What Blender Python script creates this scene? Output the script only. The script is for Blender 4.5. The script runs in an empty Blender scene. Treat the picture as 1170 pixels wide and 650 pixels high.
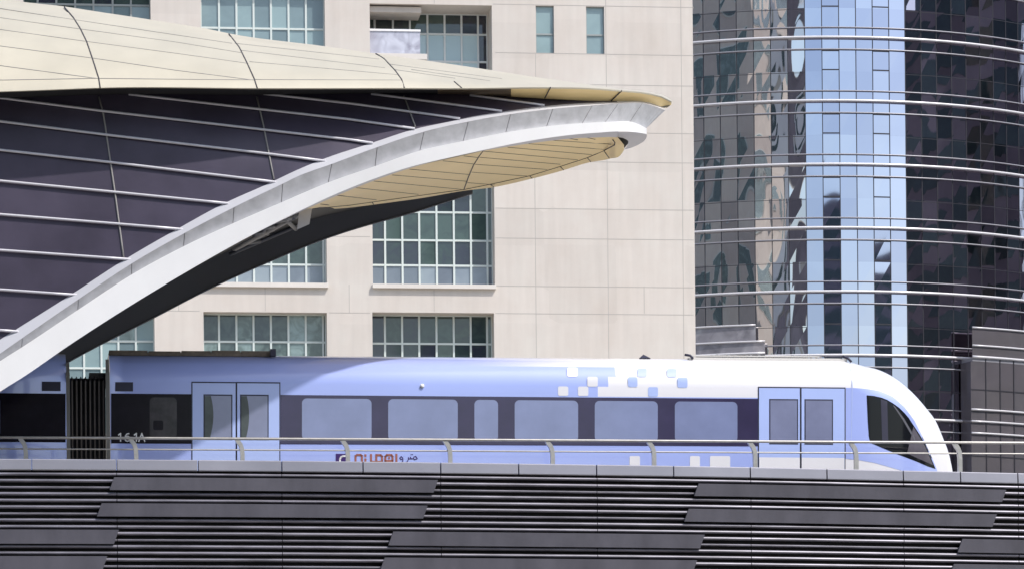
import bpy, bmesh, math, random
from mathutils import Vector, Matrix, noise
random.seed(7)
scene = bpy.context.scene
C = scene.collection

# ------------------------------------------------------------------ camera, world, sun
F = 4443.0; HZ = 1000.0; ROLL = 0.009; CAMZ = 1.7
cam_d = bpy.data.cameras.new('camera'); cam = bpy.data.objects.new('camera', cam_d); C.objects.link(cam)
cam_d.sensor_width = 36.0; cam_d.lens = 36.0 * F / 1170.0
cam_d.shift_x = 0.0; cam_d.shift_y = (HZ - 325.0) / 1170.0
cam_d.clip_start = 0.5; cam_d.clip_end = 6000
cr, sr = math.cos(ROLL), math.sin(ROLL)
RIGHT = Vector((cr, 0, -sr)); UP = Vector((sr, 0, cr)); FWD = Vector((0, 1, 0)); CAM = Vector((0, 0, CAMZ))
m = Matrix((( RIGHT.x, UP.x, -FWD.x, 0), (RIGHT.y, UP.y, -FWD.y, 0), (RIGHT.z, UP.z, -FWD.z, CAMZ), (0, 0, 0, 1)))
cam.matrix_world = m
scene.camera = cam

PSI = math.atan(0.128)
SUN_L = Vector((0.42, -0.42, 0.80)).normalized()         # along track, across (- is towards the viewer), up
cp, sp = math.cos(PSI), math.sin(PSI)
SUN = Vector((SUN_L.x * cp - SUN_L.y * sp, SUN_L.x * sp + SUN_L.y * cp, SUN_L.z))
world = bpy.data.worlds.new('World'); scene.world = world; world.use_nodes = True
wn = world.node_tree.nodes; wl = world.node_tree.links
sky = wn.new('ShaderNodeTexSky'); sky.sky_type = 'NISHITA'; sky.sun_disc = False
sky.sun_elevation = math.asin(SUN.z); sky.sun_rotation = math.atan2(SUN.x, SUN.y)
sky.air_density = 1.2; sky.dust_density = 2.2; sky.ozone_density = 2.0
wl.new(sky.outputs[0], wn['Background'].inputs[0]); wn['Background'].inputs[1].default_value = 0.13
sd = bpy.data.lights.new('sun', 'SUN'); sd.energy = 2.6; sd.angle = math.radians(0.9); sd.color = (1.0, 0.955, 0.90)
so = bpy.data.objects.new('sun', sd); C.objects.link(so); so.location = (60, -40, 90)
so.rotation_euler = SUN.to_track_quat('Z', 'Y').to_euler()
scene.view_settings.view_transform = 'Standard'; scene.view_settings.look = 'None'
scene.view_settings.exposure = 0.62; scene.view_settings.gamma = 1.0
scene.render.engine = 'CYCLES'

# ------------------------------------------------------------------ frames
def ray(px, py):
    a = (px - 585.0) / F; b = (HZ - py) / F
    return RIGHT * a + FWD + UP * b
class Frame:
    def __init__(self, o, ang):
        self.o = Vector(o); self.u = Vector((math.cos(ang), math.sin(ang), 0)); self.v = Vector((-math.sin(ang), math.cos(ang), 0)); self.ang = ang
    def hit(self, px, py, n=0.0):
        d = ray(px, py); t = ((self.o - CAM).dot(self.v) + n) / d.dot(self.v)
        q = CAM + d * t - self.o
        return (q.dot(self.u), n, q.z)
TR = Frame((0, 84, 0), PSI)      # the track: s along it, n across it, z up
BF = Frame((0, 171, 0), math.atan(0.118))
T = TR.hit

def interp(tab):
    xs = [p[0] for p in tab]; ys = [p[1] for p in tab]
    def f(x):
        if x <= xs[0]: i = 0
        elif x >= xs[-1]: i = len(xs) - 2
        else:
            i = 0
            while x > xs[i + 1]: i += 1
        return ys[i] + (ys[i + 1] - ys[i]) * (x - xs[i]) / (xs[i + 1] - xs[i])
    return f
def smooth_interp(tab):          # monotone-ish cubic through the table
    xs = [p[0] for p in tab]; ys = [p[1] for p in tab]; n = len(xs)
    d = [(ys[i+1]-ys[i])/(xs[i+1]-xs[i]) for i in range(n-1)]
    mm = [d[0]] + [(d[i-1]*(xs[i+1]-xs[i]) + d[i]*(xs[i]-xs[i-1]))/(xs[i+1]-xs[i-1]) for i in range(1, n-1)] + [d[-1]]
    def f(x):
        if x <= xs[0]: return ys[0] + mm[0]*(x-xs[0])
        if x >= xs[-1]: return ys[-1] + mm[-1]*(x-xs[-1])
        i = 0
        while x > xs[i+1]: i += 1
        h = xs[i+1]-xs[i]; t = (x-xs[i])/h
        return (2*t**3-3*t*t+1)*ys[i] + (t**3-2*t*t+t)*h*mm[i] + (-2*t**3+3*t*t)*ys[i+1] + (t**3-t*t)*h*mm[i+1]
    return f

# ------------------------------------------------------------------ materials
MATS = {}
def mat(name, col, rough=0.5, metal=0.0, var=0.0, vscale=1.0, bump=0.0, bscale=20.0, spec=0.5, coat=0.0, stretch=(1,1,1), col2=None, rvar=0.0):
    if name in MATS: return MATS[name]
    M = bpy.data.materials.new(name); M.use_nodes = True
    nt = M.node_tree; b = nt.nodes['Principled BSDF']
    b.inputs['Base Color'].default_value = (*col, 1); b.inputs['Roughness'].default_value = rough
    b.inputs['Metallic'].default_value = metal; b.inputs['Specular IOR Level'].default_value = spec
    b.inputs['Coat Weight'].default_value = coat; b.inputs['Coat Roughness'].default_value = 0.08
    tc = nt.nodes.new('ShaderNodeTexCoord'); mp = nt.nodes.new('ShaderNodeMapping'); mp.inputs['Scale'].default_value = stretch
    nt.links.new(tc.outputs['Object'], mp.inputs['Vector'])
    if var > 0 or col2 or rvar > 0:
        n = nt.nodes.new('ShaderNodeTexNoise'); n.inputs['Scale'].default_value = vscale; n.inputs['Detail'].default_value = 6; n.inputs['Roughness'].default_value = 0.6
        nt.links.new(mp.outputs[0], n.inputs['Vector'])
        r = nt.nodes.new('ShaderNodeValToRGB'); r.color_ramp.elements[0].position = 0.3; r.color_ramp.elements[1].position = 0.7
        c2 = col2 or tuple(min(1, c * (1 + var)) for c in col); c1 = col if col2 else tuple(c * (1 - var) for c in col)
        r.color_ramp.elements[0].color = (*c1, 1); r.color_ramp.elements[1].color = (*c2, 1)
        nt.links.new(n.outputs['Fac'], r.inputs[0]); nt.links.new(r.outputs[0], b.inputs['Base Color'])
        if rvar > 0:
            mr = nt.nodes.new('ShaderNodeMapRange'); mr.inputs['To Min'].default_value = max(0.02, rough - rvar); mr.inputs['To Max'].default_value = rough + rvar
            nt.links.new(n.outputs['Fac'], mr.inputs['Value']); nt.links.new(mr.outputs[0], b.inputs['Roughness'])
    if bump > 0:
        n2 = nt.nodes.new('ShaderNodeTexNoise'); n2.inputs['Scale'].default_value = bscale; n2.inputs['Detail'].default_value = 3
        nt.links.new(mp.outputs[0], n2.inputs['Vector'])
        bp = nt.nodes.new('ShaderNodeBump'); bp.inputs['Strength'].default_value = bump; bp.inputs['Distance'].default_value = 0.02
        nt.links.new(n2.outputs['Fac'], bp.inputs['Height']); nt.links.new(bp.outputs[0], b.inputs['Normal'])
    MATS[name] = M
    return M

m_gold   = mat('champagne roof panels', (0.50, 0.46, 0.365), 0.42, 0.1, var=0.06, vscale=0.9, rvar=0.08)
m_soffit = mat('champagne soffit planks', (0.88, 0.68, 0.33), 0.5, 0.0, var=0.04, vscale=0.6)
m_seam   = mat('dark joint', (0.06, 0.055, 0.06), 0.7)
m_seam2  = mat('grey joint', (0.26, 0.25, 0.24), 0.7)
m_solar  = mat('dark violet glazing', (0.050, 0.042, 0.066), 0.32, 0.0, var=0.22, vscale=0.8, spec=0.5, rvar=0.06)
m_mull   = mat('pale aluminium glazing bar', (0.60, 0.59, 0.63), 0.4, 0.2)
m_rim    = mat('grey aluminium rim panel', (0.40, 0.40, 0.415), 0.45, 0.2, var=0.16, vscale=3.5, rvar=0.1)
m_white  = mat('white painted steel', (0.82, 0.82, 0.83), 0.4, var=0.03, vscale=1.5, stretch=(1,1,0.6))
m_trim   = mat('light grey trim', (0.52, 0.52, 0.55), 0.4)
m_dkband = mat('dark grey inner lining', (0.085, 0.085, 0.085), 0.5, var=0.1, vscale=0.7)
m_bronze = mat('bronze eaves metal', (0.42, 0.33, 0.22), 0.3, 0.85, var=0.1, vscale=1.0)
m_black  = mat('black backing and painted eaves shade', (0.012, 0.012, 0.014), 0.7)
m_steel  = mat('dull interior steel', (0.28, 0.28, 0.30), 0.5, 0.3)
m_blue   = mat('light blue train paint', (0.36, 0.44, 0.83), 0.28, 0.0, var=0.035, vscale=0.6, coat=0.9)
m_blued  = mat('pale blue door paint', (0.41, 0.51, 0.86), 0.30, 0.0, var=0.035, vscale=0.6, coat=0.7)
m_twhite = mat('white train paint', (0.76, 0.75, 0.785), 0.28, 0.0, var=0.015, vscale=0.5, coat=0.4)
m_band   = mat('dark window band', (0.035, 0.028, 0.075), 0.12, 0.0, var=0.15, vscale=1.5, spec=0.6)
m_band2  = mat('black end window band', (0.010, 0.008, 0.013), 0.15, var=0.3, vscale=2.0, spec=0.2)
m_twin   = mat('tinted train window', (0.20, 0.235, 0.40), 0.10, 0.0, var=0.13, vscale=0.9, spec=0.8)
m_twin2  = mat('grey tinted door window', (0.20, 0.22, 0.34), 0.10, 0.0, var=0.12, vscale=1.3, spec=0.8)
m_curt   = mat('grey green interior behind glass', (0.07, 0.085, 0.085), 0.2, var=0.2, vscale=3)
m_gasket = mat('dark door gasket', (0.025, 0.025, 0.05), 0.5)
m_bell   = mat('black rubber bellows', (0.014, 0.012, 0.014), 0.55)
m_bellr  = mat('pale bellows ridge', (0.10, 0.09, 0.085), 0.5)  # paler line along each bellows fold
m_bellf  = mat('grey end frame', (0.17, 0.165, 0.15), 0.45, 0.2)
m_roofe  = mat('brown roof equipment', (0.17, 0.135, 0.10), 0.7, var=0.35, vscale=6)
m_pgrey  = mat('pale roof fairing', (0.6, 0.58, 0.55), 0.5)
m_cab    = mat('black cab glass', (0.008, 0.009, 0.012), 0.06, spec=0.22)
m_purple = mat('deep purple emblem', (0.05, 0.02, 0.14), 0.4)
m_orange = mat('brick red lettering', (0.34, 0.12, 0.085), 0.5)
m_decal  = mat('white lettering', (0.8, 0.8, 0.8), 0.5)
m_lilac  = mat('pale blue square', (0.42, 0.52, 0.86), 0.28, coat=0.4)
m_lilac2 = mat('faint blue square', (0.42, 0.50, 0.80), 0.28, coat=0.4)
m_rail   = mat('brushed steel railing', (0.50, 0.48, 0.45), 0.35, 0.6, var=0.12, vscale=8)
m_cap    = mat('grey aluminium coping', (0.26, 0.26, 0.30), 0.42, 0.35, var=0.10, vscale=0.45, rvar=0.08)
m_slat   = mat('grey aluminium louvre', (0.18, 0.175, 0.21), 0.33, 0.3, var=0.42, vscale=2.2, stretch=(0.45, 1, 4))
m_panel  = mat('flat grey cladding panel', (0.082, 0.079, 0.098), 0.5, 0.2, var=0.2, vscale=1.6, stretch=(1,1,0.35), rvar=0.12)
m_deck   = mat('concrete deck', (0.30, 0.29, 0.28), 0.85, var=0.12, vscale=1.5, bump=0.3)
m_ballast= mat('trackbed', (0.2, 0.19, 0.18), 0.9, var=0.2, vscale=6)
m_asph   = mat('asphalt', (0.05, 0.05, 0.052), 0.9, var=0.2, vscale=3)
m_sand   = mat('pale paving and sand', (0.36, 0.33, 0.28), 0.95, var=0.12, vscale=0.3)
m_pave   = mat('pavement', (0.30, 0.29, 0.27), 0.9, var=0.1, vscale=2)
m_paint  = mat('road paint', (0.75, 0.75, 0.72), 0.7)
m_wframe = mat('pale window frame', (0.60, 0.66, 0.64), 0.45)
m_wframe2= mat('bright window frame', (0.72, 0.76, 0.76), 0.45)
m_wfdark = mat('grey window frame', (0.30, 0.33, 0.33), 0.45)
m_jointb = mat('stone joint', (0.42, 0.395, 0.37), 0.9)
m_sill   = mat('pale stone sill', (0.66, 0.62, 0.58), 0.8, var=0.05, vscale=1)
m_int    = mat('room behind glass', (0.03, 0.035, 0.04), 0.8)
m_ribw   = mat('polished aluminium rib', (0.70, 0.69, 0.72), 0.35, 0.2)
m_ribg   = mat('grey aluminium rib', (0.34, 0.34, 0.38), 0.4, 0.2)
m_tframe = mat('dark curtain wall frame', (0.03, 0.03, 0.04), 0.5)
m_ctower = mat('dark cladding', (0.06, 0.055, 0.065), 0.5, var=0.2, vscale=0.2)

def stone_mat(name):
    M = bpy.data.materials.new(name); M.use_nodes = True; nt = M.node_tree; b = nt.nodes['Principled BSDF']
    tc = nt.nodes.new('ShaderNodeTexCoord')
    # big slab to slab tone changes
    mp = nt.nodes.new('ShaderNodeMapping'); mp.inputs['Scale'].default_value = (0.33, 0.33, 0.6); nt.links.new(tc.outputs['Object'], mp.inputs['Vector'])
    v = nt.nodes.new('ShaderNodeTexVoronoi'); v.distance = 'CHEBYCHEV'; v.inputs['Scale'].default_value = 1.0; v.inputs['Randomness'].default_value = 0.2
    nt.links.new(mp.outputs[0], v.inputs['Vector'])
    n = nt.nodes.new('ShaderNodeTexNoise'); n.inputs['Scale'].default_value = 0.35; n.inputs['Detail'].default_value = 8; n.inputs['Roughness'].default_value = 0.7
    nt.links.new(tc.outputs['Object'], n.inputs['Vector'])
    mp2 = nt.nodes.new('ShaderNodeMapping'); mp2.inputs['Scale'].default_value = (3.0, 3.0, 0.25); nt.links.new(tc.outputs['Object'], mp2.inputs['Vector'])
    n2 = nt.nodes.new('ShaderNodeTexNoise'); n2.inputs['Scale'].default_value = 1.0; n2.inputs['Detail'].default_value = 4; nt.links.new(mp2.outputs[0], n2.inputs['Vector'])
    r = nt.nodes.new('ShaderNodeValToRGB'); r.color_ramp.elements[0].position = 0.25; r.color_ramp.elements[1].position = 0.75
    r.color_ramp.elements[0].color = (0.575, 0.515, 0.465, 1); r.color_ramp.elements[1].color = (0.64, 0.605, 0.56, 1)
    e = r.color_ramp.elements.new(0.5); e.color = (0.61, 0.56, 0.515, 1)
    nt.links.new(n.outputs['Fac'], r.inputs[0])
    sx = nt.nodes.new('ShaderNodeSeparateColor'); nt.links.new(v.outputs['Color'], sx.inputs[0])
    a1 = nt.nodes.new('ShaderNodeMapRange'); a1.inputs['To Min'].default_value = 0.945; a1.inputs['To Max'].default_value = 1.035; nt.links.new(sx.outputs[0], a1.inputs['Value'])
    a2 = nt.nodes.new('ShaderNodeMapRange'); a2.inputs['From Min'].default_value = 0.3; a2.inputs['From Max'].default_value = 0.7; a2.inputs['To Min'].default_value = 0.945; a2.inputs['To Max'].default_value = 1.02; nt.links.new(n2.outputs['Fac'], a2.inputs['Value'])
    mu = nt.nodes.new('ShaderNodeMath'); mu.operation = 'MULTIPLY'; nt.links.new(a1.outputs[0], mu.inputs[0]); nt.links.new(a2.outputs[0], mu.inputs[1])
    vm = nt.nodes.new('ShaderNodeVectorMath'); vm.operation = 'SCALE'; nt.links.new(r.outputs[0], vm.inputs[0]); nt.links.new(mu.outputs[0], vm.inputs['Scale'])
    nt.links.new(vm.outputs[0], b.inputs['Base Color']); b.inputs['Roughness'].default_value = 0.85
    return M
m_stone = stone_mat('cream stone cladding')

def pane_mat(name, cols, scale, rough=0.05, spec=0.9, metal=0.0, blotch=0.5, wave=0.0):
    """glass whose rooms, blinds and curtains differ from pane to pane"""
    M = bpy.data.materials.new(name); M.use_nodes = True; nt = M.node_tree; b = nt.nodes['Principled BSDF']
    tc = nt.nodes.new('ShaderNodeTexCoord'); n = nt.nodes.new('ShaderNodeTexNoise'); n.inputs['Scale'].default_value = scale; n.inputs['Detail'].default_value = 3; n.inputs['Distortion'].default_value = 1.2
    nt.links.new(tc.outputs['Object'], n.inputs['Vector'])
    at = nt.nodes.new('ShaderNodeAttribute'); at.attribute_name = 'rnd'
    ad = nt.nodes.new('ShaderNodeMix'); ad.inputs['Factor'].default_value = blotch
    nt.links.new(at.outputs['Fac'], ad.inputs['A']); nt.links.new(n.outputs['Fac'], ad.inputs['B'])
    r = nt.nodes.new('ShaderNodeValToRGB'); r.color_ramp.interpolation = 'LINEAR'
    k = len(cols)
    for i, c in enumerate(cols):
        p = 0.28 + 0.44 * i / (k - 1)
        if i < 2: el = r.color_ramp.elements[i]; el.position = p
        else: el = r.color_ramp.elements.new(p)
        el.color = (*c, 1)
    nt.links.new(ad.outputs['Result'], r.inputs[0]); nt.links.new(r.outputs[0], b.inputs['Base Color'])
    b.inputs['Roughness'].default_value = rough; b.inputs['Specular IOR Level'].default_value = spec; b.inputs['Metallic'].default_value = metal
    if wave > 0:
        n2 = nt.nodes.new('ShaderNodeTexNoise'); n2.inputs['Scale'].default_value = 0.42; n2.inputs['Detail'].default_value = 0.3
        mpw = nt.nodes.new('ShaderNodeMapping'); mpw.inputs['Scale'].default_value = (1.5, 1.5, 0.45); nt.links.new(tc.outputs['Object'], mpw.inputs['Vector']); nt.links.new(mpw.outputs[0], n2.inputs['Vector'])
        bp = nt.nodes.new('ShaderNodeBump'); bp.inputs['Strength'].default_value = 1.0; bp.inputs['Distance'].default_value = wave
        nt.links.new(n2.outputs['Fac'], bp.inputs['Height']); nt.links.new(bp.outputs[0], b.inputs['Normal'])
    return M
m_paneT = pane_mat('teal window glass', [(0.025, 0.04, 0.05), (0.075, 0.11, 0.105), (0.22, 0.30, 0.30)], 1.6, blotch=0.6)
m_paneL = pane_mat('bright teal window glass', [(0.15, 0.21, 0.23), (0.21, 0.29, 0.31), (0.26, 0.36, 0.375)], 0.7, blotch=0.4)
m_paneK = pane_mat('bright recessed window glass', [(0.40, 0.54, 0.58), (0.52, 0.68, 0.72), (0.60, 0.76, 0.79)], 0.7, blotch=0.4)
m_paneD = pane_mat('dark window glass', [(0.022, 0.025, 0.045), (0.03, 0.05, 0.05), (0.055, 0.09, 0.08)], 1.8, blotch=0.5)
m_paneB = pane_mat('blue grey lower pane', [(0.14, 0.17, 0.21), (0.20, 0.24, 0.29), (0.25, 0.30, 0.34)], 0.8, blotch=0.4)
m_curtain_d = pane_mat('smoked curtain wall glass', [(0.27, 0.245, 0.29), (0.37, 0.33, 0.39), (0.48, 0.44, 0.50)], 0.4, rough=0.02, metal=1.0, blotch=0.3, wave=0.05)
m_curtain_l = pane_mat('brown grey mirror glass', [(0.52, 0.50, 0.52), (0.61, 0.59, 0.60), (0.70, 0.68, 0.68)], 0.4, rough=0.02, metal=1.0, blotch=0.3, wave=0.09)
m_balg = pane_mat('balcony glass panel', [(0.16, 0.145, 0.165), (0.20, 0.185, 0.205), (0.26, 0.245, 0.255)], 0.5, rough=0.05, metal=0.45, blotch=0.35, wave=0.05)
m_curtain_b = pane_mat('sky blue mirror glass', [(0.40, 0.42, 0.54), (0.455, 0.475, 0.59), (0.51, 0.53, 0.64)], 0.3, rough=0.02, metal=1.0, blotch=0.3, wave=0.012)

# ------------------------------------------------------------------ mesh helpers
class MB:
    def __init__(self, *mats): self.v = []; self.f = []; self.mi = []; self.mats = list(mats); self.rnd = []; self.sm = []
    def face(self, pts, mi=0, rnd=0.5, smooth=False):
        b = len(self.v); self.v += [tuple(p) for p in pts]; self.f.append(tuple(range(b, b + len(pts)))); self.mi.append(mi); self.rnd.append(rnd); self.sm.append(smooth)
    def add(self, vs, fs, mi=0, smooth=False):
        b = len(self.v); self.v += [tuple(p) for p in vs]
        for f in fs: self.f.append(tuple(i + b for i in f)); self.mi.append(mi); self.rnd.append(0.5); self.sm.append(smooth)
    def box(self, x0, x1, y0, y1, z0, z1, mi=0):
        vs = [(x0,y0,z0),(x1,y0,z0),(x1,y1,z0),(x0,y1,z0),(x0,y0,z1),(x1,y0,z1),(x1,y1,z1),(x0,y1,z1)]
        self.add(vs, [(0,3,2,1),(4,5,6,7),(0,1,5,4),(1,2,6,5),(2,3,7,6),(3,0,4,7)], mi)
    def hexa(self, lo, hi, mi=0):          # lo, hi: 4 points each, same order
        self.add(list(lo) + list(hi), [(0,3,2,1),(4,5,6,7),(0,1,5,4),(1,2,6,5),(2,3,7,6),(3,0,4,7)], mi)
    def tube(self, pts, r, seg=8, mi=0, cap=True, squash=1.0):
        pts = [Vector(p) for p in pts]; rings = []
        for i, p in enumerate(pts):
            d = (pts[min(i+1, len(pts)-1)] - pts[max(i-1, 0)]).normalized()
            a = Vector((0,0,1)) if abs(d.z) < 0.95 else Vector((0,1,0))
            e1 = d.cross(a).normalized(); e2 = e1.cross(d).normalized()
            rings.append([p + e1 * math.cos(2*math.pi*k/seg) * r + e2 * math.sin(2*math.pi*k/seg) * r * squash for k in range(seg)])
        vs = [q for rg in rings for q in rg]; fs = []
        for i in range(len(pts)-1):
            for k in range(seg):
                fs.append((i*seg+k, i*seg+(k+1)%seg, (i+1)*seg+(k+1)%seg, (i+1)*seg+k))
        if cap: fs += [tuple(range(seg))[::-1], tuple(range((len(pts)-1)*seg, len(pts)*seg))]
        self.add(vs, fs, mi, smooth=True)
    def grid(self, rows, mi=0, smooth=True):
        n = len(rows[0]); vs = [p for r in rows for p in r]; fs = []
        for i in range(len(rows)-1):
            for j in range(n-1): fs.append((i*n+j, i*n+j+1, (i+1)*n+j+1, (i+1)*n+j))
        self.add(vs, fs, mi, smooth)
    def build(self, name, parent=None, solid=0.0, off=1.0):
        me = bpy.data.meshes.new(name); me.from_pydata(self.v, [], self.f)
        for mm in self.mats: me.materials.append(mm)
        me.polygons.foreach_set('material_index', self.mi); me.polygons.foreach_set('use_smooth', self.sm)
        at = me.attributes.new('rnd', 'FLOAT', 'FACE'); at.data.foreach_set('value', self.rnd)
        me.update()
        bm = bmesh.new(); bm.from_mesh(me); bmesh.ops.remove_doubles(bm, verts=bm.verts, dist=1e-5) if any(self.sm) else None
        if solid == 0.0 and not any(True for f in bm.faces if False): pass
        bmesh.ops.recalc_face_normals(bm, faces=bm.faces) if solid == 0.0 and all(e.is_manifold for e in bm.edges) else None
        if solid:
            bmesh.ops.recalc_face_normals(bm, faces=bm.faces)
            for e in bm.edges:
                if e.is_boundary: e.smooth = False
            if sum(f.normal.y * f.calc_area() for f in bm.faces) > 0: bmesh.ops.reverse_faces(bm, faces=bm.faces)
        bm.to_mesh(me); bm.free()
        o = bpy.data.objects.new(name, me); C.objects.link(o); o.parent = parent
        if solid:
            md = o.modifiers.new('thickness', 'SOLIDIFY'); md.thickness = solid; md.offset = off
        return o
def thing(name, label, cat, frame=None, z=0.0, group=None):
    o = bpy.data.objects.new(name, None); C.objects.link(o)
    if frame: o.location = frame.o; o.rotation_euler = (0, 0, frame.ang)
    o['label'] = label; o['category'] = cat
    if group: o['group'] = group
    return o
def structure(o): o['kind'] = 'structure'; return o

# ------------------------------------------------------------------ ground, road, pavement
g = MB(m_sand); g.face([(-3000,-3000,0),(3000,-3000,0),(3000,3000,0),(-3000,3000,0)]); structure(g.build('ground'))
g = MB(m_asph, m_paint); g.face([(-1500,-45,.004),(1500,-45,.004),(1500,62,.004),(-1500,62,.004)])
for yy in (-20, -5, 25, 40):
    for k in range(-40, 40): g.face([(k*9,yy,.008),(k*9+3,yy,.008),(k*9+3,yy+.15,.008),(k*9,yy+.15,.008)], 1)
structure(g.build('road'))
g = MB(m_pave); g.box(-600, 600, -3.0, 8.0, 0.0, 0.13); structure(g.build('pavement'))

# ------------------------------------------------------------------ cream stone building
bld = thing('stone_building', 'cream stone clad apartment block with grids of teal paned windows behind the train', 'building', BF)
def B(px, py): s, n, z = BF.hit(px, py); return s, z
S = lambda px, py=250: B(px, py)[0]
Z = lambda px, py: B(px, py)[1]
sR = S(793, 200); sL = S(-420, 250)
holes = []     # (s0,s1,z0,z1,depth,kind)
def hole(x0, x1, ytop, ybot, depth, kind, xm=None):
    xm = (x0+x1)/2
    holes.append((S(x0, (ytop+ybot)/2), S(x1, (ytop+ybot)/2), Z(xm, ybot), Z(xm, ytop), depth, kind))
PIT = 175
hole(426, 565, 357, 497, 1.0, 'C0'); hole(425.5, 565, 182, 325, 1.0, 'C1'); hole(423, 562.5, 5.5, 150, 2.0, 'C2'); hole(421, 560, -168, -26, 1.0, 'X')
hole(233, 374, 356.5, 497, 0.8, 'B0'); hole(232, 373, 181, 323, 0.8, 'B1'); hole(230, 371.5, -20, 148, 0.6, 'B2'); hole(228, 370, -200, -52, 0.8, 'X')
hole(34, 177, 355, 495, 0.8, 'A0'); hole(33, 176, 180, 321, 0.8, 'A1'); hole(27, 172.5, -20, 145, 0.8, 'A2'); hole(30, 173, -200, -52, 0.8, 'X')
hole(-165, -22, 353, 493, 0.8, 'X'); hole(-166, -23, 178, 319, 0.8, 'X'); hole(-168, -25, -20, 145, 0.8, 'X')
hole(612.3, 633, 7, 61.5, 0.25, 'S'); hole(669.8, 690.5, 8, 62.5, 0.25, 'S')
hole(611, 632, -168, -113, 0.25, 'S'); hole(668.5, 689, -167, -112, 0.25, 'S')
zTop = Z(500, -330) + 26.0; zBot = 0.0; DEP = 22.0
w = MB(m_stone, m_jointb)
ss = sorted({sL, sR} | {h[0] for h in holes} | {h[1] for h in holes}); zs_ = sorted({zBot, zTop} | {h[2] for h in holes} | {h[3] for h in holes})
for i in range(len(ss)-1):
    for j in range(len(zs_)-1):
        cs, cz = (ss[i]+ss[i+1])/2, (zs_[j]+zs_[j+1])/2
        if any(h[0] < cs < h[1] and h[2] < cz < h[3] for h in holes): continue
        w.face([(ss[i],0,zs_[j]),(ss[i+1],0,zs_[j]),(ss[i+1],0,zs_[j+1]),(ss[i],0,zs_[j+1])])
for (a,b,c,d,dep,k) in holes:
    w.face([(a,0,c),(b,0,c),(b,dep,c),(a,dep,c)]); w.face([(a,0,d),(a,dep,d),(b,dep,d),(b,0,d)])
    w.face([(a,0,c),(a,dep,c),(a,dep,d),(a,0,d)]); w.face([(b,0,c),(b,0,d),(b,dep,d),(b,dep,c)])
w.face([(sL,0,0),(sL,0,zTop),(sL,DEP,zTop),(sL,DEP,0)]); w.face([(sL,0,zTop),(sR,0,zTop),(sR,DEP,zTop),(sL,DEP,zTop)])
w.face([(sR,0,0),(sR,DEP,0),(sR,DEP,zTop),(sR,0,zTop)]); w.face([(sL,DEP,0),(sL,DEP,zTop),(sR,DEP,zTop),(sR,DEP,0)])
# joints between slabs (slightly proud dark fillets)
JT = 0.014
def hj(x0, x1, y, x_at=700):
    z = Z(x_at, y); w.box(S(x0,y), S(x1,y), -0.004, 0.01, z-JT, z+JT, 1)
def vj(x, y0, y1):
    s = S(x, (y0+y1)/2); w.box(s-JT, s+JT, -0.003, 0.01, Z(x,y1), Z(x,y0), 1)
for y in (7.5, 62.5, 97.5, 152, 185.5, 239.5, 273.5, 327.8, 358.8, 412.5, -80, -113, -168): hj(566 if y not in (7.5, -168) else 563, 792.5, y)
for y in (97.5-1, 185.5-3, 273.5-4, 358.8-2.6, -80): hj(376, 423, y+1, 400)
for y in (96, 183, 269.5, 355): hj(180, 228, y, 200)
vj(612.2, 97.5, 560); vj(612, 62, 97); vj(693, -330, 560); vj(778.8, -330, 560); vj(496, 331, 356); vj(303, 329, 355); vj(496, -22, 4.5); vj(496, 154, 181); vj(303, 154, 180); vj(736, 327, 358)
vj(399, 325, 357); vj(204, 322, 355)
# openings on the side and back walls, as dark glazed bays
w.build('wall', bld)
wm = MB(m_wframe, m_paneT); wm.box(-1.6, 1.6, .005, .05, 0, 4.4, 0); wm.box(-1.5, 1.5, .051, .07, .1, 4.3, 1)
wproto = wm.build('window', bld); first = True
for fl in range(0, 10):
    for (x_, y_, a_) in [(sR, 4.5, -math.pi/2), (sR, 11, -math.pi/2), (sR, 17.5, -math.pi/2)] + [(sR-4-6.2*k, DEP, 0) for k in range(5)]:
        if 4+fl*6.9+4.4 > zTop: continue
        o_ = wproto if first else wproto.copy()
        if not first: C.objects.link(o_)
        first = False; o_.parent = bld; o_.location = (x_, y_, 4+fl*6.9); o_.rotation_euler = (0, 0, a_)
# windows of the front
def window(h, cols, rows, frame, glass, kinds=None, thick=0.085):
    a,b,c,d,dep,k = h; n = dep - 0.12
    f = MB(frame); ft = thick/2
    xs = [a] + [x for x in cols if a+.1 < x < b-.1] + [b]; zz = [c] + sorted(z for z in rows if c+.1 < z < d-.1) + [d]
    for i, x in enumerate(xs):
        x0 = x if i == 0 else x-ft; x1 = x if i == len(xs)-1 else x+ft
        f.box(x0, x1, n-.04, n+.06, c, d)
    for j, z in enumerate(zz):
        z0 = z if j == 0 else z-ft; z1 = z if j == len(zz)-1 else z+ft
        f.box(a, b, n-.03, n+.05, z0, z1)
    fo = f.build('window', bld)
    gl = MB(*glass)
    for i in range(len(xs)-1):
        for j in range(len(zz)-1):
            gi = kinds(i, j, len(zz)-1) if kinds else 0
            t = random.uniform(-.006, .006); t2 = random.uniform(-.006, .006)
            gl.face([(xs[i],n+.02+t,zz[j]),(xs[i+1],n+.02-t,zz[j]),(xs[i+1],n+.02-t+t2,zz[j+1]),(xs[i],n+.02+t+t2,zz[j+1])], gi, random.random())
    gl.build('pane', fo)
    return fo
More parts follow.
